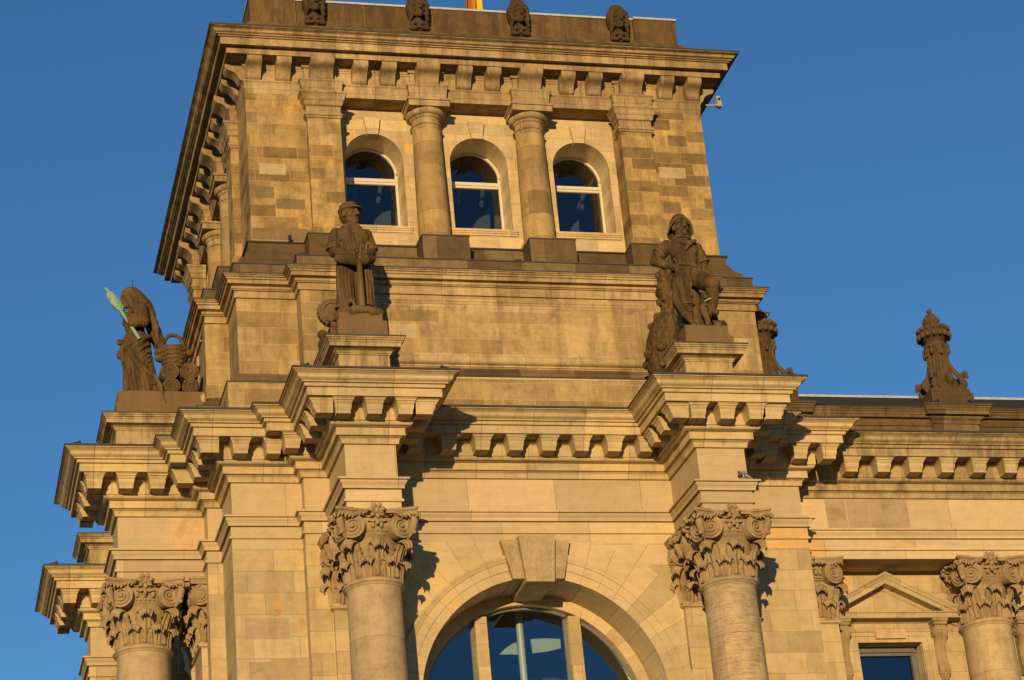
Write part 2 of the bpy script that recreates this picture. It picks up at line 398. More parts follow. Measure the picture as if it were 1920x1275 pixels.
def curve(a, b, kind, n=7):
    # moulding arcs between two profile points a (upper) and b (lower)
    out = []
    for i in range(n + 1):
        t = i / n
        if kind == 'recta':      # concave above, convex below: flares outward at the top
            u = t + 0.16 * math.sin(2 * math.pi * t)
            w = t
            out.append((a[0] + (b[0] - a[0]) * (0.5 - 0.5 * math.cos(math.pi * t)) * 1.0 if False else a[0] + (b[0] - a[0]) * (t + 0.15 * math.sin(2 * math.pi * t)), a[1] + (b[1] - a[1]) * t))
        elif kind == 'reversa':
            out.append((a[0] + (b[0] - a[0]) * (t - 0.15 * math.sin(2 * math.pi * t)), a[1] + (b[1] - a[1]) * t))
        elif kind == 'ovolo':    # convex quarter round
            out.append((b[0] + (a[0] - b[0]) * math.cos(t * math.pi / 2), a[1] + (b[1] - a[1]) * math.sin(t * math.pi / 2)))
        elif kind == 'cavetto':  # concave quarter round
            out.append((a[0] + (b[0] - a[0]) * math.sin(t * math.pi / 2), a[1] + (b[1] - a[1]) * (1 - math.cos(t * math.pi / 2))))
    return out

def torus_prof(o, r, zt, zb, n=8):   # half-round between zt and zb standing r proud of o
    return [(o + r * math.sin(math.pi * i / n), zt + (zb - zt) * (0.5 - 0.5 * math.cos(math.pi * i / n))) for i in range(n + 1)]

# ------------------------------------------------------------------ ground
gm = MB().add([(-600, -600, 0), (600, -600, 0), (600, 600, 0), (-600, 600, 0)], [(0, 1, 2, 3)])
tag(part('ground', gm, M_ground), kind='structure')

# ================================================================== CORNER TOWER
root = empty('corner_tower', (H, H, 0), 'tall square sandstone corner tower with three arched windows on top and deep cornices', 'tower')
OFF = (-H, -H, 0)
def tp(name, mb, mat, **k): return part(name, mb, mat, root, k.pop('loc', OFF), k.pop('rz', 0.0), **k)
def quarter(o, k=1):
    """copy of a part (with sub-parts) turned onto the next facade of the square tower (k=1: left facade)"""
    a = -math.pi / 2 * k
    l = Matrix.Rotation(a, 3, 'Z') @ Vector(o.location)
    return copy_tree(o, root, l, o.rotation_euler.z + a)
def mirror(pts): return [(y, x) for (x, y) in reversed(pts)]

e, a, b, s_, p_ = 1.768, 2.418, 3.689, 0.381, 2.593
front = [(0, 0), (e, 0), (e, -s_), (a, -s_), (a, -p_), (b, -p_), (b, -s_), (W - b, -s_), (W - b, -p_), (W - a, -p_), (W - a, -s_), (W - e, -s_), (W - e, 0), (W, 0)]
ENT = front + [(W, W), (0, W)] + mirror(front)[1:-1]      # left facade mirrors the front
# mirror(front) runs from (0,W) to (0,0) along the left side; drop its ends
ZB = 22.854
prof_arch = [(-0.05, 23.665), (0.245, 23.66), (0.245, 23.61), (0.185, 23.605)] + curve((0.185, 23.60), (0.125, 23.45), 'reversa') + [(0.125, 23.445), (0.125, 23.405), (0.055, 23.40), (0.055, 23.155), (0.09, 23.15)] + [(0.095, 23.135), (0.095, 23.10), (0.085, 23.085), (0.035, 23.08), (0.035, ZB), (-0.2, ZB)]
prof_frieze = [(0.0, 24.60), (0.0, 23.60)]
prof_corn = ([(-0.30, 26.03), (1.40, 26.0), (1.40, 25.955), (1.365, 25.95)] + curve((1.36, 25.945), (1.165, 25.765), 'recta', 9) +
             [(1.16, 25.76), (1.16, 25.735), (1.095, 25.73), (1.095, 25.70)] + curve((1.095, 25.695), (1.085, 25.655), 'reversa', 4) +
             [(1.085, 25.65), (1.02, 25.645), (1.02, 25.437), (0.955, 25.437), (0.955, 25.465), (0.52, 25.465), (0.52, 25.40), (0.47, 25.39)] + curve((0.465, 25.375), (0.42, 25.31), 'cavetto', 4) +
             [(0.415, 25.06), (0.395, 25.055)] + curve((0.39, 25.05), (0.275, 24.955), 'ovolo', 6) +
             [(0.275, 24.95), (0.215, 24.945), (0.215, 24.755), (0.14, 24.75)] + curve((0.14, 24.735), (0.075, 24.62), 'cavetto', 6) + [(0.07, 24.615), (0.07, 24.585), (0.0, 24.58), (-0.05, 24.575)])
soff = MB().sweep(ENT, prof_arch)
for k in range(2):   # undersides of the projecting blocks over the columns
    for x in (a, W - b):
        q = [(x - 0.035, -p_ - 0.035), (x + (b - a) + 0.035, -p_ - 0.035), (x + (b - a) + 0.035, -s_), (x - 0.035, -s_)]
        if k: q = [(y, xx) for xx, y in q]
        soff.add([(px, py, ZB + 0.002) for px, py in q], [(0, 3, 2, 1) if k == 0 else (0, 1, 2, 3)])
tp('architrave', soff, M_frieze)
tp('frieze', MB().sweep(ENT, prof_frieze), M_frieze)
tp('cornice', MB().sweep(ENT, prof_corn), M_corn)
tp('cornice_flashing', MB().sweep(ENT, [(1.05, 26.06), (1.42, 26.035), (1.43, 25.985), (1.40, 25.975)]), M_flash)

# modillions: stepped blocks under the corona
def modillion():
    """bracket block under the corona: moulded cap, tapering body, flat underside"""
    mb = MB()
    lv = [(0.275, 0.965, 25.466), (0.275, 0.965, 25.415), (0.25, 0.945, 25.412), (0.25, 0.945, 25.372), (0.23, 0.92, 25.368), (0.222, 0.905, 25.335), (0.205, 0.875, 25.30), (0.200, 0.865, 25.29), (0.200, 0.865, 25.24), (0.195, 0.85, 25.20), (0.180, 0.815, 25.145), (0.176, 0.80, 25.115), (0.176, 0.80, 25.075), (0.172, 0.79, 25.066)]
    vs = []
    for w, o, z in lv: vs += [(-w, -0.38, z), (-w, -o, z), (w, -o, z), (w, -0.38, z)]
    fs = []
    for j in range(len(lv) - 1):
        for i in range(3): fs.append((j * 4 + i, (j + 1) * 4 + i, (j + 1) * 4 + i + 1, j * 4 + i + 1))
    n = (len(lv) - 1) * 4
    fs.append((n, n + 3, n + 2, n + 1))
    mb.add(vs, fs)
    return mb
M0 = None
def put_mod(x, y, rz, mats=[None]):
    global M0
    if M0 is None:
        M0 = part('modillion', modillion(), M_corn, root, (x - H, y - H, 0), rz); return
    copy_tree(M0, root, (x - H, y - H, 0), rz)
fm = []
for k in (-3.045, -2.175, -1.305, -0.435, 0.435, 1.305, 2.175, 3.045): fm.append((H + k, -s_, 0))
for c in (3.053, W - 3.053):
    for k in (-0.765, 0, 0.765): fm.append((c + k, -p_, 0))
    for d, rz in ((-1, -90), (1, 90)):
        xx = c + d * 0.6355
        for y in (-p_ - 0.64, -p_ + 0.16, -p_ + 0.95): fm.append((xx, y, R(rz)))
for x in (-0.66, 0.16, 0.98): fm.append((x, 0, 0)); fm.append((W - x, 0, 0))
fm.append((1.40, -s_, 0)); fm.append((W - 1.40, -s_, 0))
for (x, y, rz) in fm: put_mod(x, y, rz)
for (x, y, rz) in fm:                       # left facade
    if abs(rz) > 0.1 and False: continue
    put_mod(y, W - x, rz - math.pi / 2)

# ---------- lower walls with the big arched window
ZS, RI, RO, ZW0 = 18.75, 3.165, 3.80, 9.0
def arch_front(mb, xc, half, zs, zbot, x0, x1, z0, z1, y0, y1, n=40, reveal=True):
    arc = [(xc - half * math.cos(math.pi * i / n), zs + half * math.sin(math.pi * i / n)) for i in range(n + 1)]
    F = lambda q: mb.add([(x, y0, z) for x, z in q], [tuple(range(len(q)))])
    if zbot > z0: F([(x0, z0), (x1, z0), (x1, zbot), (x0, zbot)])
    F([(x0, zbot), (xc - half, zbot), (xc - half, zs), (x0, zs)])
    F([(xc + half, zbot), (x1, zbot), (x1, zs), (xc + half, zs)])
    F([(x0, zs), (xc - half, zs), (xc - half, z1), (x0, z1)])
    F([(xc + half, zs), (x1, zs), (x1, z1), (xc + half, z1)])
    for i in range(n):
        (ax, az), (bx, bz) = arc[i], arc[i + 1]
        F([(ax, az), (bx, bz), (bx, z1), (ax, z1)])
    if reveal:
        ring = [(xc - half, zbot)] + arc + [(xc + half, zbot)]
        for i in range(len(ring)):
            (ax, az), (bx, bz) = ring[i], ring[(i + 1) % len(ring)]
            mb.add([(ax, y0, az), (ax, y1, az), (bx, y1, bz), (bx, y0, bz)], [(0, 1, 2, 3)])
    return mb
def ring_sweep(mb, xc, zc, prof, a0=0.0, a1=math.pi, n=48):   # prof: (r, y)
    vs = []; m_ = len(prof)
    for i in range(n + 1):
        t = a0 + (a1 - a0) * i / n
        for r, y in prof: vs.append((xc + r * math.cos(t), y, zc + r * math.sin(t)))
    fs = []
    for i in range(n):
        for j in range(m_ - 1):
            fs.append((i * m_ + j, i * m_ + j + 1, (i + 1) * m_ + j + 1, (i + 1) * m_ + j))
    return mb.add(vs, fs)
yF = -s_ - 0.035
wl = MB(); arch_front(wl, H, RI, ZS, ZW0, e, W - e, 0, ZB, yF, 0.8, 48)
bay = tp('bay_wall', wl, M_bay); quarter(bay)
pw = MB()
pw.add([(-0.035, -0.035, 0), (e, -0.035, 0), (e, -0.035, ZB), (-0.035, -0.035, ZB)], [(0, 1, 2, 3)])
pw.add([(e - 0.04, -0.035, 0), (e - 0.04, yF - 0.004, 0), (e - 0.04, yF - 0.004, ZB), (e - 0.04, -0.035, ZB)], [(0, 3, 2, 1)])
pw.add([(e - 0.04, yF - 0.004, 0), (a - 0.13, yF - 0.004, 0), (a - 0.13, yF - 0.004, ZB), (e - 0.04, yF - 0.004, ZB)], [(0, 1, 2, 3)])
pw.add([(a - 0.13, yF - 0.004, 0), (a - 0.13, yF + 0.05, 0), (a - 0.13, yF + 0.05, ZB), (a - 0.13, yF - 0.004, ZB)], [(0, 1, 2, 3)])
pw.add([(-0.035, -0.035, 0), (-0.035, -0.035, ZB), (-0.035, e, ZB), (-0.035, e, 0)], [(0, 1, 2, 3)])
pw.add([(-0.035, e - 0.04, 0), (yF - 0.004, e - 0.04, 0), (yF - 0.004, e - 0.04, ZB), (-0.035, e - 0.04, ZB)], [(0, 3, 2, 1)])
pw.add([(yF - 0.004, e - 0.04, 0), (yF - 0.004, a - 0.13, 0), (yF - 0.004, a - 0.13, ZB), (yF - 0.004, e - 0.04, ZB)], [(0, 3, 2, 1)])
pier = tp('corner_pier', pw, M_wall)
quarter(pier, 3); quarter(pier, 1)
tp('rear_wall', MB().box(0.6, W - 0.02, W - 0.6, W - 0.03, 0, ZB).box(W - 0.6, W - 0.03, 0.4, W - 0.6, 0, ZB), M_wall)
av = MB()
ring_sweep(av, H, ZS, [(RI - 0.002, yF + 0.3), (RI - 0.002, yF - 0.05), (RI + 0.235, yF - 0.05), (RI + 0.24, yF - 0.075), (RI + 0.455, yF - 0.075), (RI + 0.46, yF - 0.10), (RI + 0.49, yF - 0.105), (RI + 0.53, yF - 0.13), (RI + 0.57, yF - 0.15), (RI + 0.60, yF - 0.16), (RI + 0.635, yF - 0.16), (RI + 0.64, yF + 0.01)], 0.0, math.pi, 64)
av.sweep([(H - RI - 0.64, 0), (H - RI, 0)], [(0, 0)], False) if False else None
arch_o = tp('archivolt', av, M_bay); quarter(arch_o)
# keystone: three blocks, the middle one boldest and carried back along the soffit
km = MB()
def trap(mb, xb0, xb1, xt0, xt1, zb, zt, y0, y1):
    mb.add([(xb0, y0, zb), (xb1, y0, zb), (xt1, y0, zt), (xt0, y0, zt), (xb0, y1, zb), (xb1, y1, zb), (xt1, y1, zt), (xt0, y1, zt)],
           [(0, 1, 2, 3), (7, 6, 5, 4), (0, 4, 5, 1), (1, 5, 6, 2), (2, 6, 7, 3), (3, 7, 4, 0)])
trap(km, H - 0.66, H - 0.37, H - 0.90, H - 0.475, 21.83, 22.86, yF - 0.20, 0.8)
trap(km, H + 0.37, H + 0.66, H + 0.475, H + 0.90, 21.83, 22.86, yF - 0.20, 0.8)
trap(km, H - 0.362, H + 0.362, H - 0.475, H + 0.475, 21.70, 22.92, yF - 0.36, 0.8)
ko = tp('keystone', km, M_key); quarter(ko)

# great window: stone ring and mullions, bronze frames, glass
win = tp('arched_window', ring_sweep(MB(), H, ZS, [(RI + 0.05, 0.8), (2.87, 0.8), (2.87, 1.15)], 0, math.pi, 48)
         .box(H - RI, H - 2.87, 0.8, 1.15, ZW0, ZS).box(H + 2.87, H + RI, 0.8, 1.15, ZW0, ZS), M_bay)
mm = MB()
for c in (H - 1.23, H + 1.23): mm.box(c - 0.155, c + 0.155, 0.8, 1.15, ZW0, ZS + 2.62)
def wpart(name, mb, mat, par, label=None): return part(name, mb, mat, par, (0, 0, 0), label=label)
wpart('mullion', MB().box(H - 1.385, H - 1.075, 0.803, 1.16, ZW0, ZS + 2.56), M_wall, win)
wpart('mullion', MB().box(H + 1.075, H + 1.385, 0.803, 1.16, ZW0, ZS + 2.56), M_wall, win)
fr = MB()
def arc_strip(mb, xc, zc, r0, r1, xa, xb, y0, y1, n=24):
    # part of a ring between x = xa and x = xb (xc-relative), above zc
    pts = []
    for i in range(n + 1):
        x = xa + (xb - xa) * i / n
        pts.append((x, math.sqrt(max(0, r0 * r0 - x * x)), math.sqrt(max(0, r1 * r1 - x * x))))
    for i in range(n):
        x, zi, zo = pts[i]; x2, zi2, zo2 = pts[i + 1]
        mb.add([(xc + x, y0, zc + zi), (xc + x2, y0, zc + zi2), (xc + x2, y0, zc + zo2), (xc + x, y0, zc + zo),
                (xc + x, y1, zc + zi), (xc + x2, y1, zc + zi2)], [(0, 1, 2, 3), (0, 4, 5, 1)])
for xa, xb in ((-2.78, -1.39), (-1.07, 1.07), (1.39, 2.78)):
    arc_strip(fr, H, ZS, 2.80, 2.88, xa, xb, 1.0, 1.12)
    for x, sg in ((xa, 1), (xb, -1)):
        zt = math.sqrt(2.76 ** 2 - x * x) if abs(x) < 2.75 else 0.2
        fr.box(H + min(x, x + sg * 0.07), H + max(x, x + sg * 0.07), 1.0, 1.12, ZW0, ZS + zt)
wpart('frame', fr, M_frame2, win)
gl = MB()
gp = [(H - 2.85, ZW0)] + [(H - 2.85 * math.cos(math.pi * i / 40), ZS + 2.85 * math.sin(math.pi * i / 40)) for i in range(41)] + [(H + 2.85, ZW0)]
gl.add([(x, 1.07, z) for x, z in gp], [tuple(range(len(gp)))])
wpart('pane', gl, M_glass, win)
quarter(win)
# things inside seen through the glass: steel post, pale blinds, dim room
inn = tp('window_post', MB().lathe([(0.095, 10), (0.095, 21.75)], 16, (H + 0.07, 1.9)), M_post)
tp('roller_blind', MB().prism([(7.12, 20.78), (7.62, 20.77), (7.62, 21.10), (7.50, 21.06), (7.38, 20.99), (7.26, 20.90)], 1, 2.3, 2.33).prism([(8.02, 20.80), (8.40, 20.84), (8.80, 20.93), (8.80, 21.18), (8.40, 21.20), (8.00, 21.18)], 1, 2.3, 2.33), M_blind)
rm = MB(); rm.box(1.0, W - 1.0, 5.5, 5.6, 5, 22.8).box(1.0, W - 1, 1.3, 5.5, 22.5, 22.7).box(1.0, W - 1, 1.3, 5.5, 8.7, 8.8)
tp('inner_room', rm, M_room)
tp('ceiling_panel', MB().box(1.2, 7.0, 1.6, 2.9, 22.3, 22.45).box(7.9, W - 1.2, 1.6, 2.6, 22.0, 22.2), M_ceil)

# ---------- columns of the great order
LEAF_N = 11
def leaf(mb, base, out, side, h, w, curl, flare=0.0, lean=0.0):
    """acanthus leaf: rises from base along z, bends out at the top and curls over. out/side: unit vectors"""
    out = Vector(out); side = Vector(side); base = Vector(base)
    nv, nu = 18, 16
    path = []
    for j in range(nv + 1):
        t = j / nv
        if t < 0.58:
            q = t / 0.58; path.append((flare * q * q + 0.03, h * 0.84 * q))
        else:
            q = (t - 0.58) / 0.42; an = math.pi * 1.10 * q
            path.append((flare + 0.03 + curl * (1 - math.cos(an)), h * 0.84 + curl * 1.2 * math.sin(an)))
    grid = []
    for j in range(nv + 1):
        t = j / nv
        ww = w * (0.80 + 0.22 * math.sin(math.pi * min(1, t * 1.15)))
        if t > 0.72: ww *= 1.0 - 0.38 * ((t - 0.72) / 0.28) ** 1.8
        lob = 1.0 - (0.20 * (0.5 + 0.5 * math.cos(t * math.pi * 9.0)) if t < 0.62 else 0.0)
        row = []
        for i in range(nu + 1):
            u = -1 + 2 * i / nu
            o, z = path[j]
            amp = 0.020 if t < 0.55 else 0.013
            rib = amp * math.cos(u * math.pi * 4.0) + 0.035 * (1 - abs(u)) ** 2
            k = 1.0 if abs(u) < 0.6 else lob
            bend = -0.16 * u * u * w
            tipz = 0.022 * math.cos(u * math.pi * 4.0) * max(0.0, (t - 0.85) / 0.15) + (0.075 * u * u if t > 0.5 else 0.0)
            row.append(base + side * (u * ww * k) + out * (o + rib + bend) + Vector((0, 0, z - tipz)))
        grid.append(row)
    vs = [p for r in grid for p in r]; n1 = nu + 1
    back = [p - out * 0.035 - Vector((0, 0, 0.02)) for p in vs]
    N = len(vs); fs = []
    for j in range(nv):
        for i in range(nu):
            q = (j * n1 + i, j * n1 + i + 1, (j + 1) * n1 + i + 1, (j + 1) * n1 + i)
            fs.append(q); fs.append(tuple(N + k for k in reversed(q)))
    edge = [i for i in range(n1)] + [j * n1 + nu for j in range(1, nv + 1)] + [nv * n1 + i for i in range(nu - 1, -1, -1)] + [j * n1 for j in range(nv - 1, 0, -1)]
    for k in range(len(edge)):
        p, q = edge[k], edge[(k + 1) % len(edge)]
        fs.append((q, p, N + p, N + q))
    mb.add(vs + back, fs)
def volute(mb, c, nrm, r, sgn, th=0.16):
    """spiral scroll: drum, raised spiral fillet and eye. nrm: horizontal unit normal; sgn: direction of winding"""
    c = Vector(c); n = Vector(nrm).normalized(); sd = Vector((0, 0, 1)).cross(n) ; up = Vector((0, 0, 1))
    N = 28; vs = []; fs = []
    for (rad, d) in ((r * 0.96, -th), (r, -th * 0.3), (r, 0.0), (r * 0.9, 0.012), (r * 0.55, -0.015), (0.001, -0.02)):
        for i in range(N):
            t = 2 * math.pi * i / N
            vs.append(c + n * d + (sd * math.cos(t) + up * math.sin(t)) * rad)
    for j in range(5):
        for i in range(N):
            k = (i + 1) % N
            fs.append((j * N + i, j * N + k, (j + 1) * N + k, (j + 1) * N + i))
    mb.add(vs, fs)
    pts = []; rd = []
    for i in range(61):
        t = i / 60; an = math.pi / 2 + sgn * (t * 2.35 * 2 * math.pi); q = r * (0.90 - 0.74 * t ** 0.85)
        pts.append(c + n * 0.012 + (sd * math.cos(an) + up * math.sin(an)) * q); rd.append(0.036 * (1 - 0.45 * t))
    mb.tube(pts, rd, 7)
    mb.ell(c + n * 0.012, 0.052, None, 10, 6)
def concave_abacus(h=1.03, sag=0.20, cut=0.13, n=10):
    pl = []
    for k in range(4):
        an = k * math.pi / 2
        for i in range(n + 1):
            t = -1 + 2 * i / n; x = t * (h - cut * 0.5); y = -h - cut * 0.0 + sag * (1 - t * t) + 0.02
            pl.append((x * math.cos(an) - y * math.sin(an), x * math.sin(an) + y * math.cos(an)))
    return pl
def flower(mb, c, out, side, r=0.19):
    c = Vector(c); out = Vector(out); side = Vector(side); up = Vector((0, 0, 1))
    mb.ell(c + out * 0.06, (0.06, 0.06, 0.075), None, 8, 6)
    for k in range(7):      # petals turned outward
        an = 2 * math.pi * k / 7 + 0.25
        d = side * math.cos(an) + up * math.sin(an)
        mb.chain([c + d * 0.05, c + d * 0.15 + out * 0.06, c + d * 0.21 + out * 0.015], [0.045, 0.062, 0.03], 7)
    for sg in (-1, 1):
        mb.chain([c - up * 0.16, c - up * 0.24 + side * sg * 0.10, c - up * 0.23 + side * sg * 0.22], [0.05, 0.045, 0.02], 7)
    mb.chain([c - up * 0.14, c - up * 0.30 + out * 0.02], [0.055, 0.05], 7)
def leaflets(mb, p0, p1, out, n, r=0.07):
    """row of small overlapping leaves between two points"""
    p0, p1, out = Vector(p0), Vector(p1), Vector(out)
    for i in range(n):
        t = (i + 0.5) / n; p = p0.lerp(p1, t) + Vector((0, 0, 0.03 * math.sin(9 * t))); d = (p1 - p0).normalized()
        mb.chain([p, p + d * r * 0.9 + Vector((0, 0, -0.03)) + out * 0.025, p + d * r * 1.2 + Vector((0, 0, -0.075 - 0.02 * (i % 2))) + out * 0.02], [r * 0.80, r * 0.66, r * 0.34], 7)
def capital():
    """composite capital, local z 0 = top of the shaft's neck ring (21.2), 1.65 = underside of the architrave"""
    mb = MB()
    mb.lathe([(0.64, -0.02), (0.645, 0.1), (0.66, 0.6), (0.70, 0.92), (0.76, 1.0), (0.78, 1.02), (0.80, 1.05), (0.78, 1.08), (0.79, 1.09), (0.815, 1.12), (0.79, 1.15), (0.80, 1.17), (0.86, 1.34), (0.87, 1.42), (0.80, 1.45)], 48)
    for k in range(8):
        t = math.pi / 8 * 0 + k * math.pi / 4 + math.pi / 8
        o = Vector((math.cos(t), math.sin(t), 0)); sd = Vector((-o.y, o.x, 0))
        leaf(mb, o * 0.645 + Vector((0, 0, 0.0)), o, sd, 0.45, 0.25, 0.085, 0.05)
    for k in range(8):
        t = k * math.pi / 4
        o = Vector((math.cos(t), math.sin(t), 0)); sd = Vector((-o.y, o.x, 0))
        diag = k % 2
        leaf(mb, o * 0.64 + Vector((0, 0, 0.05)), o, sd, 0.82 if not diag else 0.83, 0.25, 0.11 if not diag else 0.13, 0.11 if not diag else 0.20)
    for k in range(26):     # eggs
        t = 2 * math.pi * k / 26
        mb.ell((0.84 * math.cos(t), 0.84 * math.sin(t), 1.26), (0.06, 0.06, 0.10), None, 8, 6)
    for k in range(44):     # bead row
        t = 2 * math.pi * k / 44
        mb.ell((0.80 * math.cos(t), 0.80 * math.sin(t), 1.115), (0.035, 0.035, 0.032), None, 6, 4)
    for k in range(4):
        an = k * math.pi / 2
        Rm = Matrix.Rotation(an, 3, 'Z')
        o = Rm @ Vector((0, -1, 0)); sd = Rm @ Vector((1, 0, 0))
        for sg in (-1, 1):
            c = Rm @ Vector((sg * 0.60, -0.86, 1.20))
            nn = Rm @ Vector((sg * 0.36, -1, 0))
            volute(mb, c, nn, 0.30, -sg, 0.26)
            # stem of the volute rising to the middle under the abacus, and the leafy garland along it
            pts = [Rm @ Vector((sg * (0.10 + 0.50 * t), -0.865 - 0.03 * t + 0.03 * math.sin(3 * t), 1.40 + 0.11 * math.sin(math.pi * t * 0.9))) for t in [i / 8 for i in range(9)]]
            mb.tube(pts, [0.03 + 0.02 * math.sin(3.0 * i / 8) for i in range(9)], 7)
            leaflets(mb, Rm @ Vector((sg * 0.22, -0.88, 1.53)), Rm @ Vector((sg * 0.92, -1.0, 1.47)), o, 8)
        # corner leaf between the pair of volutes
        cd = Rm @ Vector((-0.86, -0.86, 1.0)); od = (Rm @ Vector((-1, -1, 0))).normalized()
        mb.chain([cd * 1.0 + Vector((0, 0, 0.50)), cd + Vector((0, 0, 0.30)) + od * 0.06, cd + Vector((0, 0, 0.08)) - od * 0.02, cd - Vector((0, 0, 0.08)) - od * 0.16], [0.075, 0.10, 0.09, 0.03], 8)
        for i in range(4): mb.ell(cd + Vector((0, 0, 0.42 - 0.13 * i)) + od * (0.10 - 0.02 * i), (0.06, 0.06, 0.05), None, 7, 5)
        flower(mb, Rm @ Vector((0, -0.90, 1.56)), o, sd)
    pl = concave_abacus()
    mb.sweep(pl, [(-0.9, 1.47), (-0.10, 1.47), (-0.085, 1.51), (-0.05, 1.555), (-0.03, 1.565), (-0.03, 1.58), (0.0, 1.595), (0.0, 1.655), (-0.4, 1.66)])
    return mb
shaft_prof = [(0.70, 0), (0.70, 12)] + [(0.70 - 0.045 * (i / 10) ** 1.5, 12 + 8.95 * i / 10) for i in range(11)] + [(0.668, 21.0)] + curve((0.672, 21.02), (0.70, 21.05), 'cavetto', 3)
neck = [(0.64, 21.045), (0.70, 21.05), (0.715, 21.07)] + [(0.715 + 0.045 * math.sin(math.pi * i / 8), 21.07 + 0.09 * i / 8) for i in range(9)] + [(0.70, 21.165), (0.685, 21.19), (0.66, 21.21), (0.5, 21.215)]
ME_CAP = mesh_of('capital', capital(), M_cap, 50)
col0 = None
def main_column(parent, x, y, rz, ox, oy, mat=M_col):
    global col0
    if col0 is None:
        c = part('column', MB().lathe(shaft_prof, 56), mat, parent, (x - ox, y - oy, 0), rz)
        k = bpy.data.objects.new('capital', ME_CAP); col.objects.link(k); k.parent = c; k.location = (0, 0, 21.2)
        part('neck_ring', MB().lathe(neck, 56), M_col, c)
        col0 = c; return c
    return copy_tree(col0, parent, (x - ox, y - oy, 0), rz)
YC = -p_ + 0.6355
for c in (3.053, W - 3.053):
    main_column(root, c, YC, 0, H, H)
for c in (3.053, W - 3.053):
    main_column(root, YC, c, -math.pi / 2, H, H)

# pilasters behind the columns, with flat composite capitals
def flat_capital(w=0.75, dp=0.16):
    mb = MB()
    mb.box(-w, w, -dp, 0.1, 0, 1.5)
    mb.box(-w - 0.04, w + 0.04, -dp - 0.06, 0.1, 1.04, 1.09); mb.box(-w - 0.05, w + 0.05, -dp - 0.09, 0.1, 1.10, 1.16)
    O = Vector((0, -1, 0)); S = Vector((1, 0, 0))
    for x in (-0.5, 0.0, 0.5): leaf(mb, (x, -dp + 0.01, 0.0), O, S, 0.45, 0.24, 0.085, 0.05)
    for x in (-0.27, 0.27): leaf(mb, (x, -dp + 0.01, 0.05), O, S, 0.82, 0.25, 0.11, 0.09)
    for sg in (-1, 1):
        d = Vector((sg * 0.7, -0.7, 0)); leaf(mb, (sg * (w - 0.06), -dp + 0.05, 0.05), d, Vector((0.7, sg * 0.7, 0)), 0.83, 0.22, 0.13, 0.14)
        o2 = Vector((sg, 0, 0)); leaf(mb, (sg * w, -dp * 0.2, 0.0), o2, Vector((0, sg, 0)), 0.52, 0.16, 0.085, 0.05)
        volute(mb, (sg * (w - 0.03), -dp - 0.20, 1.20), (sg * 0.25, -1, 0), 0.29, -sg, 0.25)
        volute(mb, (sg * (w + 0.16), -dp + 0.02, 1.20), (sg * 1, -0.3, 0), 0.27, sg, 0.22)
        leaflets(mb, (sg * 0.22, -dp - 0.14, 1.53), (sg * 0.92, -dp - 0.26, 1.48), O, 8)
    for i in range(9): mb.ell((-0.48 + 0.12 * i, -dp - 0.11, 1.26), (0.05, 0.06, 0.10), None, 8, 6)
    flower(mb, (0, -dp - 0.19, 1.56), O, S)
    pl = [(-1.03, 0.1), (-1.03, -dp - 0.30)] + [(-1.03 + 2.06 * i / 10, -dp - 0.30 + 0.14 * (1 - (2 * i / 10 - 1) ** 2)) for i in range(11)] + [(1.03, 0.1)]
    mb.sweep(pl, [(-0.06, 1.47), (-0.05, 1.51), (-0.03, 1.56), (-0.02, 1.58), (0.0, 1.595), (0.0, 1.645)], False)
    mb.add([(-0.97, 0.1, 1.47), (0.97, 0.1, 1.47), (0.97, -dp - 0.12, 1.47), (-0.97, -dp - 0.12, 1.47)], [(0, 3, 2, 1)])
    mb.add([(x, y, 1.645) for x, y in pl], [tuple(range(len(pl)))])
    return mb
def pil_ring(w=0.73, dp=0.14):
    return MB().sweep([(-w, 0.1), (-w, -dp), (w, -dp), (w, 0.1)], [(-0.1, 21.21), (0.02, 21.21), (0.03, 21.17)] + torus_prof(0.04, 0.035, 21.16, 21.07) + [(0.02, 21.06), (0.0, 21.03), (-0.1, 21.03)], False)
ME_FCAP = mesh_of('capital', flat_capital(), M_cap, 50)
pil0 = None
def pilaster(parent, x, y, rz, ox, oy):
    global pil0
    if pil0 is None:
        c = part('pilaster', MB().box(-0.73, 0.73, -0.14, 0.1, 0, 21.2), M_wall, parent, (x - ox, y - oy, 0), rz)
        k = bpy.data.objects.new('capital', ME_FCAP); col.objects.link(k); k.parent = c; k.location = (0, 0, 21.2)
        part('neck_ring', pil_ring(), M_wall, c)
        pil0 = c; return c
    return copy_tree(pil0, parent, (x - ox, y - oy, 0), rz)
for c in (3.053, W - 3.053):
    pilaster(root, c, yF - 0.01, 0, H, H)
    pilaster(root, yF - 0.01, c, -math.pi / 2, H, H)

# ---------- attic
A0 = 0.38; AX = 1.966; AS = 0.583
def att_plan(o=0.0, base=A0):
    i = base
    f = [(i, i), (AX, i), (AX, i - AS), (W - AX, i - AS), (W - AX, i), (W - i, i)]
    full = []
    for k in range(4):
        for (x, y) in f[:-1]:
            v = Vector((x - H, y - H)); an = k * math.pi / 2
            full.append((H + v.x * math.cos(an) - v.y * math.sin(an), H + v.x * math.sin(an) + v.y * math.cos(an)))
    return full
AP = att_plan()
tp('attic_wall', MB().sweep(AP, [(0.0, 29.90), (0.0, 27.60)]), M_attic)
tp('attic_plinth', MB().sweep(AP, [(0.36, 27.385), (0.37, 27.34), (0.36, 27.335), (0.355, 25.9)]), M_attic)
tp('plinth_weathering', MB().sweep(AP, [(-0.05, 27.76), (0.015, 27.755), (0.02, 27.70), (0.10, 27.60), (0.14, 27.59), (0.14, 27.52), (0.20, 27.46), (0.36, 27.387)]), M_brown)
tp('plinth_flashing', MB().sweep(AP, [(0.30, 27.42), (0.385, 27.39), (0.388, 27.36), (0.36, 27.355)]), M_flash)
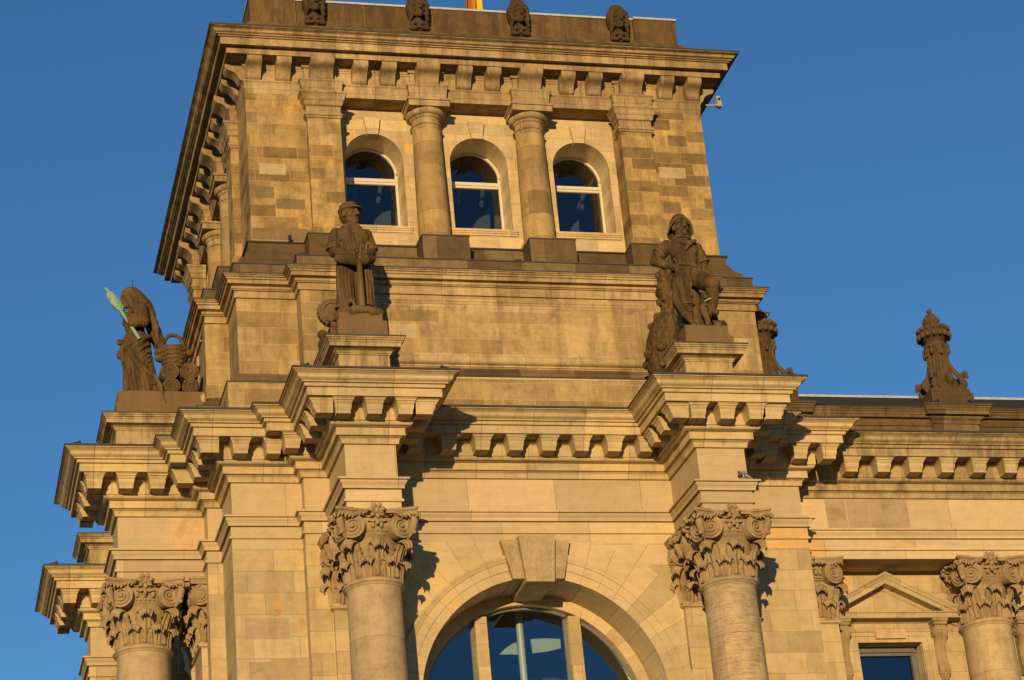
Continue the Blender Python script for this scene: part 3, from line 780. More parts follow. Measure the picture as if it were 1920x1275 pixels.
tp('attic_cornice', MB().sweep(AP, [(-0.3, 30.49), (0.37, 30.475), (0.37, 30.44), (0.33, 30.435), (0.33, 30.40), (0.285, 30.395), (0.285, 30.345), (0.245, 30.34), (0.24, 30.29), (0.235, 30.235), (0.12, 30.225)] + torus_prof(0.10, 0.045, 30.215, 30.12, 6) + [(0.10, 30.10), (0.05, 30.095), (0.05, 29.91), (0.0, 29.905), (-0.05, 29.88)]), M_atticc)
tp('attic_flashing', MB().sweep(AP, [(0.3, 30.505), (0.385, 30.495), (0.388, 30.465), (0.36, 30.46)]), M_flash)
# centre of each attic face: plinth moulding, roll, framed panel, extra band
pm = MB(); X0, X1 = AX + 0.60, W - AX - 0.60
yA = A0 - AS
pm.sweep([(1.7, yA - 0.36), (W - 1.7, yA - 0.36)], [(0.02, 27.34), (0.015, 27.30), (-0.01, 27.29), (-0.02, 27.255), (-0.05, 27.24), (-0.06, 27.20), (-0.10, 27.17), (-0.10, 27.13)] + [(-0.08, 27.125), (-0.06, 27.09), (-0.08, 27.06), (-0.12, 27.03), (-0.13, 27.0), (-0.16, 26.98), (-0.16, 25.95)], False)
pmo = tp('plinth_moulding', pm, M_corn); quarter(pmo)
rl = MB().sweep([(X0 - 0.1, yA), (X1 + 0.1, yA)], [(-0.02, 28.18)] + [(0.03, 28.17), (0.04, 28.12)] + torus_prof(0.05, 0.10, 28.10, 27.85, 8) + [(0.03, 27.84), (0.03, 27.80), (-0.05, 27.79)], False, True)
ro = tp('panel_roll', rl, M_atticc); quarter(ro)
fp = MB()
fprof = [(0.0, 0.0), (0.0, 0.045), (0.05, 0.05), (0.065, 0.03), (0.12, 0.03), (0.135, 0.045), (0.17, 0.05), (0.20, 0.015), (0.23, 0.0)]
def frame_sweep(mb, x0, x1, z0, z1, y, prof):   # picture-frame moulding, inward offset / proud
    vs = []; 
    for (o, d) in prof:
        vs += [(x0 + o, y - d, z0), (x0 + o, y - d, z1 - o), (x1 - o, y - d, z1 - o), (x1 - o, y - d, z0)]
    fs = []
    for j in range(len(prof) - 1):
        for i in range(3): fs.append((j * 4 + i, j * 4 + i + 1, j * 4 + 5 + i, j * 4 + 4 + i))
    mb.add(vs, fs)
frame_sweep(fp, 3.74, W - 3.74, 28.17, 29.76, yA, [(a_ * 1.45, b_) for a_, b_ in fprof])
fp.box(X0 + 0.42, X1 - 0.42, yA - 0.055, yA + 0.02, 29.86, 30.03)
fo = tp('panel_frame', fp, M_atticc); quarter(fo)
for x0, x1 in ((AX + 0.002, X0), (X1, W - AX - 0.002)):
    lo = tp('attic_strip', MB().box(x0, x1, yA - 0.05, yA + 0.02, 27.74, 29.885), M_attic); quarter(lo)

# stepped blocking above the attic cornice
def att2(i, ax): 
    global AX
    k = AX; AX = ax; r = att_plan(base=i); AX = k; return r
B1 = att2(0.33, 1.92)
tp('blocking_course', MB().sweep(B1, [(-0.5, 30.925), (0.0, 30.92), (0.0, 30.45)]), M_brown)
tp('blocking_flashing', MB().sweep(B1, [(-0.08, 30.95), (0.02, 30.93), (0.022, 30.90), (0.0, 30.895)]), M_flash)
sq = lambda i: [(i, i), (W - i, i), (W - i, W - i), (i, W - i)]
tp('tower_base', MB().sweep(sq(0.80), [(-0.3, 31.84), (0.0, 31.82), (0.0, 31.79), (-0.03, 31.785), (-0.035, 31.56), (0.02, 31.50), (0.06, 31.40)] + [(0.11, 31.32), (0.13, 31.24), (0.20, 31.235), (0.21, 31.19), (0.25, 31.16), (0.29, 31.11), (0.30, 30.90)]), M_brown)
tp('base_flashing', MB().sweep(sq(0.80), [(-0.05, 31.85), (0.02, 31.835), (0.022, 31.80), (0.0, 31.795)]), M_flash)

# ---------- tower storey
T0 = 0.95
for x0, x1 in ((T0, 3.5), (W - 3.5, W - T0)):
    for y0, y1 in ((T0, 3.5), (W - 3.5, W - T0)): tp('tower_pier', MB().box(x0, x1, y0, y1, 31.6, 36.5), M_tower)
def pil_cap(x0, x1, y):
    mb = MB()
    mb.sweep([(x0, y + 0.4), (x0, y), (x1, y), (x1, y + 0.4)], [(-0.2, 36.45), (0.20, 36.44), (0.20, 36.37), (0.175, 36.355)] + curve((0.17, 36.34), (0.10, 36.18), 'recta', 5) + [(0.085, 36.17), (0.085, 36.12)] + curve((0.08, 36.11), (0.03, 36.03), 'ovolo', 4) + [(0.02, 36.02), (0.02, 35.80), (0.07, 35.79), (0.075, 35.73), (0.045, 35.715), (0.03, 35.67), (0.0, 35.655), (-0.1, 35.65)], False)
    mb.add([(x0 - 0.2, y - 0.2, 36.44), (x1 + 0.2, y - 0.2, 36.44), (x1 + 0.2, y + 0.4, 36.44), (x0 - 0.2, y + 0.4, 36.44)], [(0, 1, 2, 3)])
    return mb
for x0, x1 in ((2.60, 3.52), (W - 3.52, W - 2.60)):
    pm_ = tp('tower_pilaster', MB().box(x0, x1, 0.73, 1.0, 31.8, 36.2).box(x0 - 0.10, x1 + 0.10, 0.62, 1.0, 31.9, 32.13).box(x0 - 0.05, x1 + 0.05, 0.68, 1.0, 32.13, 32.24), M_tower)
    part('capital', pil_cap(x0, x1, 0.73), M_towerc, pm_)
    quarter(pm_)
    pd = tp('pilaster_pedestal', MB().box(x0 - 0.25, x1 + 0.25, 0.22, 1.0, 30.85, 31.80), M_brown)
    part('pedestal_flashing', MB().box(x0 - 0.27, x1 + 0.27, 0.20, 1.0, 31.803, 31.835), M_flash, pd)
    quarter(pd)
WC = (4.555, H, W - 4.555)
tw = MB()
cells = [3.5, 6.06, 9.04, W - 3.5]
for i, c in enumerate(WC):
    arch_front(tw, c, 0.83, 34.86, 32.76, cells[i], cells[i + 1], 31.7, 36.5, 1.52, 2.45, 28)
o = tp('window_wall', tw, M_twall); quarter(o)
for i, c in enumerate(WC):
    ar = MB(); ring_sweep(ar, c, 34.86, [(0.828, 1.62), (0.828, 1.50), (0.97, 1.50), (0.972, 1.53)], 0, math.pi, 32)
    ar.box(c - 0.972, c - 0.83, 1.50, 1.53, 32.76, 34.86).box(c + 0.83, c + 0.972, 1.50, 1.53, 32.76, 34.86)
    o = tp('window_archivolt', ar, M_twall); quarter(o)
    kk = MB(); trap(kk, c - 0.15, c + 0.15, c - 0.235, c + 0.235, 35.62, 36.16, 1.40, 1.75)
    o = tp('window_keystone', kk, M_twall); quarter(o)
    wn_ = tp('tower_window', MB().sweep([(c - 0.95, 1.5), (c + 0.95, 1.5)], [(-0.9, 32.78), (0.07, 32.765), (0.07, 32.70), (0.05, 32.69), (0.045, 32.655), (0.02, 32.64), (0.015, 32.59), (-0.05, 32.585)], False, True), M_twall)
    fm_ = MB(); y0, y1 = 2.36, 2.44
    arc_strip(fm_, c, 34.86, 0.775, 0.835, -0.83, 0.83, y0, y1, 36)
    for sg in (-1, 1): fm_.box(c + sg * 0.795 - 0.032, c + sg * 0.795 + 0.032, y0, y1, 32.77, 34.90)
    fm_.box(c - 0.78, c + 0.78, y0 - 0.03, y1, 34.62, 34.69).box(c - 0.78, c + 0.78, y0 - 0.01, y1, 34.69, 34.73).box(c - 0.78, c + 0.78, y0 - 0.004, y1, 34.55, 34.62)
    fm_.box(c - 0.78, c + 0.78, y0, y1, 32.77, 32.86)
    part('frame', fm_, M_frame, wn_)
    gp = [(c - 0.82, 32.78)] + [(c - 0.82 * math.cos(math.pi * i / 24), 34.86 + 0.82 * math.sin(math.pi * i / 24)) for i in range(25)] + [(c + 0.82, 32.78)]
    part('pane', MB().add([(x, 2.42, z) for x, z in gp], [tuple(range(len(gp)))]), M_tglass, wn_)
    quarter(wn_)
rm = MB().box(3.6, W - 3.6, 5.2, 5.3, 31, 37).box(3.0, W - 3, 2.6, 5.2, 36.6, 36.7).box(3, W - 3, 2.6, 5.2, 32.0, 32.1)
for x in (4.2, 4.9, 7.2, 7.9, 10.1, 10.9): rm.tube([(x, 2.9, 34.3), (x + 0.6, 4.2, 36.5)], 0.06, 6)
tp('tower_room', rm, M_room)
# columns between the windows
tc0 = None
for c in (6.06, 9.04):
    sp = [(0.45, 32.22)] + [(0.45 - 0.05 * (i / 8) ** 1.4, 32.25 + 3.4 * i / 8) for i in range(9)] + [(0.40, 35.75)]
    cc = tp('tower_column', MB().lathe(sp, 40), M_tcol, loc=(c - H, 1.27 - H, 0))
    part('capital', MB().lathe([(0.40, 35.60), (0.42, 35.72)] + [(0.43 + 0.03 * math.sin(math.pi * i / 6), 35.72 + 0.06 * i / 6) for i in range(7)] + [(0.405, 35.80), (0.40, 35.95), (0.43, 35.97), (0.44, 36.0), (0.455, 36.02)] + [(0.46 + 0.10 * math.sin(math.pi / 2 * i / 6), 36.03 + 0.14 * (1 - math.cos(math.pi / 2 * i / 6))) for i in range(7)] + [(0.55, 36.19), (0.3, 36.2)], 40)
         .box(-0.58, 0.58, -0.60, 0.5, 36.19, 36.37).box(-0.615, 0.615, -0.635, 0.5, 36.37, 36.44), M_towerc, cc)
    part('base', MB().box(-0.60, 0.60, -0.60, 0.4, 31.83, 31.98).lathe([(0.58, 31.98), (0.60, 32.03), (0.58, 32.09), (0.51, 32.11), (0.50, 32.14), (0.53, 32.17), (0.51, 32.21), (0.46, 32.225), (0.45, 32.26)], 40), M_tcol, cc)
    quarter(cc)
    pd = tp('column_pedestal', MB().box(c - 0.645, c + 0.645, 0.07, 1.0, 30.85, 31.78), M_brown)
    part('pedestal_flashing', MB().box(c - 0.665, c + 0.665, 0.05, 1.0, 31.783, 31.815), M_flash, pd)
    quarter(pd)
# tower entablature with small breaks over pilasters and columns
RB = [(3.05, 0.555), (6.06, 0.52), (9.04, 0.52), (W - 3.05, 0.555)]
tf = [(T0, T0)]
for c, h in RB: tf += [(c - h, T0), (c - h, 0.74), (c + h, 0.74), (c + h, T0)]
tf += [(W - T0, T0)]
def four(f):
    full = []
    for k in range(4):
        for (x, y) in f[:-1]:
            v = Vector((x - H, y - H)); an = k * math.pi / 2
            full.append((H + v.x * math.cos(an) - v.y * math.sin(an), H + v.x * math.sin(an) + v.y * math.cos(an)))
    return full
TP = four(tf)
tp('tower_architrave', MB().sweep(TP, [(-0.3, 36.90), (0.075, 36.88), (0.075, 36.84), (0.06, 36.83)] + curve((0.055, 36.82), (0.03, 36.74), 'cavetto', 3) + [(0.028, 36.735), (0.022, 36.62), (0.012, 36.615), (0.005, 36.48), (-0.60, 36.475)]), M_towerc)
TS = sq(T0)
tp('tower_frieze', MB().sweep(TP, [(-0.15, 37.26), (-0.12, 36.85)]).sweep(TS, [(0.0, 37.30), (0.0, 36.85)]), M_towerc)
tp('tower_cornice', MB().sweep(TS, [(-0.5, 38.06), (1.035, 38.02), (1.035, 37.985), (1.0, 37.98)] + curve((1.0, 37.975), (0.85, 37.86), 'recta', 7) + [(0.85, 37.855), (0.85, 37.83), (0.79, 37.825), (0.79, 37.795), (0.735, 37.79), (0.735, 37.575), (0.66, 37.575), (0.66, 37.60), (0.565, 37.60), (0.555, 37.55), (0.545, 37.41), (0.50, 37.41), (0.50, 37.43), (0.10, 37.43), (0.10, 37.40), (0.075, 37.38), (0.05, 37.31), (0.03, 37.30), (0.02, 37.25), (-0.05, 37.25)]), M_towerc)
tp('tower_cornice_flashing', MB().sweep(TS, [(0.9, 38.06), (1.05, 38.045), (1.055, 38.005), (1.03, 38.0)]), M_flash)
def console(w):
    mb = MB()
    pr = [(0.0, 37.44), (0.50, 37.44), (0.52, 37.38), (0.52, 37.31), (0.49, 37.245), (0.43, 37.205), (0.35, 37.18), (0.27, 37.14), (0.21, 37.08), (0.175, 37.01), (0.15, 36.95), (0.11, 36.905), (0.06, 36.885), (0.0, 36.88)]
    mb.prism([(-o, z) for o, z in pr], 0, -w, w)
    return mb
CN = None; CW = None
for k in range(4):
    ang = -math.pi / 2 * k
    for t in (0.415, 2.595, 3.40, 5.55, 6.37, 1.49, 4.49):
        for sg in (-1, 1):
            wide = t in (1.49, 4.49)
            y = (0.86 if wide else T0) - H
            l = Matrix.Rotation(ang, 3, 'Z') @ Vector((sg * t, y, 0))
            if wide:
                if CW is None: CW = part('console', console(0.325), M_towerc, root, l, ang)
                else: copy_tree(CW, root, l, ang)
            else:
                if CN is None: CN = part('console', console(0.205), M_towerc, root, l, ang)
                else: copy_tree(CN, root, l, ang)
for c, h in RB:
    rb = MB().sweep([(c - 0.45, T0), (c - 0.45, 0.86), (c + 0.45, 0.86), (c + 0.45, T0)], [(0.10, 37.429), (0.10, 37.40), (0.075, 37.38), (0.05, 37.31), (0.0, 37.30), (0.0, 36.88)], False)
    o = tp('frieze_block', rb, M_towerc); quarter(o); quarter(o, 3)
# parapet
pa = MB().sweep(sq(1.08), [(-0.4, 39.05), (-0.17, 39.04), (-0.14, 38.98), (-0.06, 38.94), (-0.05, 38.88), (0.02, 38.84), (0.02, 38.0)])
pa.sweep(sq(1.30), [(-0.30, 39.78), (0.0, 39.78), (0.0, 38.98)])
for x0, x1 in ((1.24, 2.54), (W - 2.54, W - 1.24)):
    for y0, y1 in ((1.24, 2.54), (W - 2.54, W - 1.24)): pa.box(x0, x1, y0, y1, 38.95, 39.80)
tp('parapet', pa, M_parapet)
tp('parapet_coping', MB().sweep(sq(1.30), [(-0.4, 39.86), (0.035, 39.85), (0.035, 39.785), (0.0, 39.783)]).sweep([(1.24, 2.54), (1.24, 1.24), (2.54, 1.24)], [(-0.5, 39.875), (0.035, 39.87), (0.035, 39.805), (0.0, 39.803)], False).sweep([(W - 2.54, 1.24), (W - 1.24, 1.24), (W - 1.24, 2.54)], [(-0.5, 39.875), (0.035, 39.87), (0.035, 39.805), (0.0, 39.803)], False), M_coping)
def mask(kind):
    mb = MB()
    mb.box(-0.27, 0.27, -0.02, 0.16, 0.0, 0.30)
    mb.prism([(0.36 * math.sin(2 * math.pi * i / 28), 0.68 + (0.49 if math.cos(2 * math.pi * i / 28) > 0 else 0.42) * math.cos(2 * math.pi * i / 28)) for i in range(28)], 1, 0.0, 0.16)
    head(mb, (0, -0.09, 0.62), 0, 0, 1.02)
    for sg in (-1, 1):       # hair falling in locks, scrolled collar
        mb.chain([(sg * 0.10, -0.22, 0.86), (sg * 0.22, -0.16, 0.78), (sg * 0.27, -0.10, 0.60), (sg * 0.23, -0.12, 0.44), (sg * 0.28, -0.06, 0.30)], [0.07, 0.085, 0.085, 0.075, 0.06], 9)
        mb.chain([(sg * 0.18, -0.10, 0.86), (sg * 0.30, -0.03, 0.76), (sg * 0.31, 0.0, 0.56)], [0.06, 0.07, 0.05], 9)
        for k in range(4): mb.ell((sg * (0.24 + 0.04 * (k % 2)), -0.15, 0.80 - 0.12 * k), (0.05, 0.05, 0.045), None, 8, 6)
        mb.chain([(sg * 0.26, -0.04, 0.17), (sg * 0.10, -0.10, 0.20)], [0.06, 0.05], 8); mb.chain([(sg * 0.27, -0.03, 0.06), (sg * 0.10, -0.07, 0.05)], [0.07, 0.055], 8)
    mb.chain([(0, -0.05, 0.36), (0, -0.03, 0.20)], [0.12, 0.10]); mb.ell((0, -0.06, 0.12), (0.09, 0.07, 0.09))
    for i in range(13):
        t = math.pi * (i + 0.5) / 13; c = Vector((0.0, -0.03, 0.72)); d = Vector((math.cos(t), 0, math.sin(t)))
        if kind == 0: mb.cap(c + d * 0.20, 0.025, c + d * (0.29 if abs(d.x) > .6 else 0.40), 0.036, 7)
        else: mb.ell(c + d * (0.25 if i % 2 else 0.34), (0.055, 0.08, 0.055), None, 8, 6)
    mb.tube([Vector((0.22 * math.cos(math.pi * i / 12), -0.17, 0.76 + 0.14 * math.sin(math.pi * i / 12))) for i in range(13)], 0.035, 7)
    return mb
MASKS = [((3.05, 6.06, 9.04, W - 3.05)[i] - H, 1 if i < 2 else 0) for i in range(4)]
tp('roof', MB().box(1.62, W - 1.62, 1.62, W - 1.62, 39.0, 39.3), M_roof)
# statue pedestals standing on the cornice blocks (three of them in view)
def ped():
    h = 0.64; q = [(-h, -h), (h, -h), (h, 1.9), (-h, 1.9)]
    mb = MB().sweep(q, [(0.0, 27.0), (0.0, 26.0)])
    mb.sweep(q, [(-0.5, 27.40), (0.355, 27.36), (0.355, 27.31), (0.33, 27.30), (0.325, 27.265), (0.295, 27.255), (0.29, 27.22), (0.265, 27.20), (0.26, 27.11), (0.13, 27.10)] + curve((0.12, 27.09), (0.05, 27.02), 'cavetto', 3) + [(0.03, 27.01), (0.03, 26.98), (-0.1, 26.97)])
    return mb
P0 = None
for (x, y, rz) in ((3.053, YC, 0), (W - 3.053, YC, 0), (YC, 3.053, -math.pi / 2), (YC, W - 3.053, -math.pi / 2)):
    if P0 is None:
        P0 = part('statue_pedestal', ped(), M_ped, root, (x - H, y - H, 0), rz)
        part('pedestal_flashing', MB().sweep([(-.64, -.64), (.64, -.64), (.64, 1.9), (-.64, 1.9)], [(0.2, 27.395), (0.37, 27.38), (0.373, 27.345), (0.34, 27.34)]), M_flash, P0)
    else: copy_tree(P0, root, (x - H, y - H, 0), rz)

# ================================================================== SIDE WING
YW = 0.883; XE = 34.0
wroot = empty('side_wing', (W, YW, 0), 'long sandstone wing with pedimented window and half columns running right of the tower', 'building')
WO = (-W, -YW, 0)
def wp(name, mb, mat, **k): return part(name, mb, mat, wroot, k.pop('loc', WO), k.pop('rz', 0.0), **k)
wpl = [(W - 0.5, YW), (XE, YW)]
YWW = 1.88
wp('architrave', MB().sweep(wpl, prof_arch[:-1] + [(-(YWW - YW), ZB)], False), M_frieze)
wp('frieze', MB().sweep(wpl, prof_frieze, False), M_frieze)
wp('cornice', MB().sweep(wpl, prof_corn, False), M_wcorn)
wp('cornice_flashing', MB().sweep(wpl, [(0.6, 26.07), (1.42, 26.035), (1.43, 25.985), (1.40, 25.975)], False), M_flash)
wm0 = None
for k in range(18):
    x = 16.73 + 0.935 * k
    if wm0 is None: wm0 = part('modillion', modillion(), M_corn, wroot, (x - W, 0, 0))
    else: copy_tree(wm0, wroot, (x - W, 0, 0), 0)
YD = 1.30
wp('parapet', MB().sweep([(W - 0.6, YD), (XE, YD)], [(-0.6, 27.40), (0.30, 27.37), (0.30, 27.33), (0.275, 27.32), (0.27, 27.28), (0.245, 27.265), (0.24, 27.20), (0.22, 27.18), (0.215, 27.11), (0.10, 27.10), (0.09, 27.04), (0.06, 27.0), (0.04, 26.93), (0.0, 26.92), (0.0, 26.0)], False), M_par)
wp('parapet_flashing', MB().sweep([(W - 0.6, YD), (XE, YD)], [(0.1, 27.41), (0.315, 27.395), (0.318, 27.365), (0.29, 27.36)], False), M_flash)
UX = [15.31 + 5.27 * k for k in range(4)]
def upd():
    h = 0.68; q = [(-h, 0.9), (-h, -0.12), (h, -0.12), (h, 0.9)]
    mb = MB().sweep(q, [(-0.4, 27.47), (0.35, 27.445), (0.35, 27.40), (0.325, 27.39), (0.32, 27.35), (0.295, 27.335), (0.29, 27.28), (0.265, 27.255), (0.26, 27.16), (0.13, 27.15), (0.12, 27.10), (0.05, 27.04), (0.03, 26.96), (0.0, 26.95), (0.0, 26.0)], False)
    return mb
up0 = None
for x in UX:
    if up0 is None:
        up0 = part('urn_pedestal', upd(), M_brown, wroot, (x - W, YD - YW, 0))
        part('pedestal_flashing', MB().sweep([(-.68, .9), (-.68, -.12), (.68, -.12), (.68, .9)], [(0.1, 27.48), (0.365, 27.465), (0.368, 27.43), (0.34, 27.425)], False), M_flash, up0)
    else: copy_tree(up0, wroot, (x - W, YD - YW, 0), 0)
# wall with rectangular windows between the half columns
HW = 0.93; ZT = 20.82; ZL = 15.5
wcx = [17.82 + 5.27 * k for k in range(3)]
wm_ = MB()
def quadY(mb, x0, x1, z0, z1, y): mb.add([(x0, y, z0), (x1, y, z0), (x1, y, z1), (x0, y, z1)], [(0, 1, 2, 3)])
xs = [15.0]
for c in wcx:
    quadY(wm_, xs[-1], c - HW, 0, ZB, YWW); quadY(wm_, c - HW, c + HW, ZT, ZB, YWW); quadY(wm_, c - HW, c + HW, 0, ZL, YWW); xs.append(c + HW)
    wm_.add([(c - HW, YWW, ZL), (c - HW, 2.5, ZL), (c - HW, 2.5, ZT), (c - HW, YWW, ZT)], [(0, 1, 2, 3)])
    wm_.add([(c + HW, YWW, ZL), (c + HW, YWW, ZT), (c + HW, 2.5, ZT), (c + HW, 2.5, ZL)], [(0, 1, 2, 3)])
    wm_.add([(c - HW, YWW, ZT), (c - HW, 2.5, ZT), (c + HW, 2.5, ZT), (c + HW, YWW, ZT)], [(0, 1, 2, 3)])
quadY(wm_, xs[-1], XE, 0, ZB, YWW)
wp('wall', wm_, M_wall)
def aedicule(c):
    w = wp('window', MB().box(c - HW, c - HW + 0.05, 2.2, 2.32, ZL, ZT).box(c + HW - 0.05, c + HW, 2.2, 2.32, ZL, ZT), M_frame2)
    fr = MB()
    fr.box(c - HW, c + HW, 2.2, 2.32, ZT - 0.09, ZT).box(c - HW, c + HW, 2.16, 2.3, ZT - 0.16, ZT - 0.10).box(c - HW, c + HW, 2.22, 2.3, ZT - 0.24, ZT - 0.165)
    fr.box(c + HW - 0.16, c + HW - 0.05, 2.24, 2.32, ZL, ZT - 0.2).box(c - HW + 0.05, c - HW + 0.12, 2.24, 2.32, ZL, ZT - 0.2)
    part('frame', fr, M_frame2, w)
    part('pane', MB().add([(c - HW, 2.3, ZL), (c + HW, 2.3, ZL), (c + HW, 2.3, ZT), (c - HW, 2.3, ZT)], [(0, 1, 2, 3)]), M_glass, w)
    sm = MB()
    pf = [(0.0, 0.05), (0.0, 0.10), (0.16, 0.10), (0.165, 0.125), (0.27, 0.125), (0.28, 0.15), (0.33, 0.165), (0.36, 0.165), (0.365, -0.02)]
    vs = []
    for (o, d) in pf: vs += [(c - HW - o, YWW - d, ZL), (c - HW - o, YWW - d, ZT + o), (c + HW + o, YWW - d, ZT + o), (c + HW + o, YWW - d, ZL)]
    sm.add(vs, [(j * 4 + i, j * 4 + 4 + i, j * 4 + 5 + i, j * 4 + 1 + i) for j in range(len(pf) - 1) for i in range(3)])
    sm.sweep([(c - 1.26, YWW + 0.1), (c - 1.26, YWW - 0.12), (c + 1.26, YWW - 0.12), (c + 1.26, YWW + 0.1)], [(0.0, 21.40), (0.0, 21.20)], False)
    sm.sweep([(c - 1.30, YWW + 0.1), (c - 1.30, YWW - 0.14), (c + 1.30, YWW - 0.14), (c + 1.30, YWW + 0.1)], [(0.12, 21.46), (0.10, 21.42), (0.04, 21.36), (0.0, 21.34)], False)
    part('surround', sm, M_wall, wroot, WO)
    # pediment: corona, raking mouldings, recessed tympanum
    pd = MB(); hw = 2.05; yp = YWW - 0.50; ZP = 21.56
    pd.sweep([(c - hw + 0.06, YWW + 0.05), (c - hw + 0.06, yp + 0.06), (c + hw - 0.06, yp + 0.06), (c + hw - 0.06, YWW + 0.05)], [(-0.6, ZP + 0.02), (0.06, ZP), (0.055, ZP - 0.03), (0.03, ZP - 0.04), (0.02, ZP - 0.17), (-0.4, ZP - 0.175)], False)
    hh = 1.02
    for sg in (-1, 1):
        # raking cornice as an extruded profile following the slope
        A = Vector((c + sg * hw, 0, ZP)); B = Vector((c, 0, ZP + hh))
        d = (B - A).normalized(); nrm = Vector((-d.z * (1 if sg < 0 else -1), 0, d.x * (1 if sg < 0 else -1)))
        if nrm.z < 0: nrm = -nrm
        prof = [(0.05, 0.10), (0.0, 0.10), (0.0, 0.05), (0.02, 0.03), (0.05, -0.01), (0.06, -0.05), (0.09, -0.06), (0.10, -0.17), (0.40, -0.175), (0.41, -0.23), (0.44, -0.26), (0.50, -0.27), (0.5, 0.10)]
        vs = []
        for P in (A, B):
            for (yy, off) in prof:
                # cut vertically at both ends: offset measured along vertical
                vs.append(Vector((P.x, yp + yy, P.z + off / max(0.3, nrm.z))))
        n = len(prof)
        f = [(i, (i + 1) % n, n + (i + 1) % n, n + i) for i in range(n)]
        if sg > 0: f = [tuple(reversed(q)) for q in f]
        pd.add(vs, f + [tuple(range(n)) if sg > 0 else tuple(reversed(range(n)))])
    pd.add([(c - hw + 0.3, yp + 0.46, ZP), (c + hw - 0.3, yp + 0.46, ZP), (c, yp + 0.46, ZP + hh - 0.15)], [(0, 1, 2)])
    part('pediment', pd, M_wall, wroot, WO)
    for sg in (-1, 1):
        bx = c + sg * 1.40; bk = MB()
        side = [(0.0, 21.38), (0.40, 21.38), (0.42, 21.34), (0.38, 21.30), (0.37, 21.20), (0.40, 21.12), (0.41, 21.0), (0.36, 20.90), (0.27, 20.78), (0.20, 20.6), (0.18, 20.4), (0.20, 20.2), (0.26, 20.08), (0.28, 19.98), (0.24, 19.90), (0.15, 19.86), (0.0, 19.86)]
        bk.prism([(YWW - o, z) for o, z in side], 0, bx - 0.16, bx + 0.16)
        bk.box(bx - 0.22, bx + 0.22, YWW - 0.46, YWW, 21.30, 21.383).box(bx - 0.19, bx + 0.19, YWW - 0.43, YWW, 21.22, 21.30)
        for k in (-0.115, 0.0, 0.115):
            bk.tube([(bx + k, YWW - o - 0.008, z) for o, z in side[4:-2]], 0.02, 5)
        for s2 in (-1, 1): volute(bk, (bx + s2 * 0.165, YWW - 0.24, 21.06), (s2, 0, 0), 0.17, 1, 0.05)
        for k in range(4):
            for q in (-0.09, 0, 0.09): bk.ell((bx + q * (1 - .2 * k), YWW - 0.20 + 0.02 * k, 19.90 - 0.07 * k), (0.07, 0.09, 0.06), None, 7, 5)
        part('bracket', bk, M_cap, wroot, WO)
for c in wcx: aedicule(c)
for x in UX[1:]: main_column(wroot, x, YW + 0.6355, 0, W, YW)
pilaster(wroot, UX[0], YW + 0.14, 0, W, YW)
wp('side_wall', MB().box(15.0, UX[0] + 0.65, YW + 0.1, YWW + 0.1, 0, ZB - 0.002), M_wall)
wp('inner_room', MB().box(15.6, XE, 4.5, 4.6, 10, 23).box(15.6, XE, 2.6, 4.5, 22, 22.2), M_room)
wp('roof', MB().box(W - 0.2, XE, 2.0, 14, 26.9, 27.3), M_roof)
ry = 4.2
wp('roof_edge', MB().box(W + 0.1, XE, ry, ry + 0.3, 29.07, 29.14), M_coping)
wp('roof_attic', MB().box(W + 0.1, XE, ry + 0.02, 12, 27.3, 29.07), M_void)

# ================================================================== SCULPTURE (things standing on the building)
tex_carve = bpy.data.textures.new('carving', 'CLOUDS'); tex_carve.noise_scale = 0.16; tex_carve.noise_depth = 4
def sculpt(name, mb, mat, parent=None, loc=(0, 0, 0), rz=0.0, vox=0.028, smooth=3, rough=0.030):
    o = part(name, mb, mat, parent, loc, rz, sharp=80)
    r = o.modifiers.new('remesh', 'REMESH'); r.mode = 'VOXEL'; r.voxel_size = vox * 0.68; r.use_smooth_shade = True
    if smooth:
        q = o.modifiers.new('smooth', 'SMOOTH'); q.factor = 0.5; q.iterations = smooth
    if rough:
        d = o.modifiers.new('carve', 'DISPLACE'); d.texture = tex_carve; d.strength = rough; d.mid_level = 0.5; d.texture_coords = 'LOCAL'
    return o
def rot(ax, deg): return Matrix.Rotation(R(deg), 3, ax)

def hand(mb, c, d, side, curl=0.6, s=1.0):
    """palm and five fingers: d direction of the fingers, side = across the palm (towards the thumb)"""
    c, d, side = Vector(c), Vector(d).normalized(), Vector(side).normalized(); n = d.cross(side).normalized()
    mb.cap(c - d * 0.02 * s, 0.075 * s, c + d * 0.10 * s, 0.08 * s, 10)
    mb.cap(c - side * 0.05 * s, 0.06 * s, c + side * 0.05 * s + d * 0.08 * s, 0.06 * s, 10)
    for i, (q, l) in enumerate(((0.075, 0.17), (0.025, 0.195), (-0.025, 0.18), (-0.075, 0.14))):
        p0 = c + d * 0.13 * s + side * q * s; p1 = p0 + d * l * 0.45 * s - n * curl * 0.06 * s; p2 = p1 + (d * (1 - curl) - n * curl) * l * 0.5 * s
        mb.chain([p0, p1, p2], [0.033 * s, 0.030 * s, 0.024 * s], 7)
    p0 = c + side * 0.09 * s; p1 = p0 + (d * 0.6 + side * 0.6) * 0.10 * s; p2 = p1 + (d - n * curl) * 0.08 * s
    mb.chain([p0, p1, p2], [0.04 * s, 0.034 * s, 0.026 * s], 7)

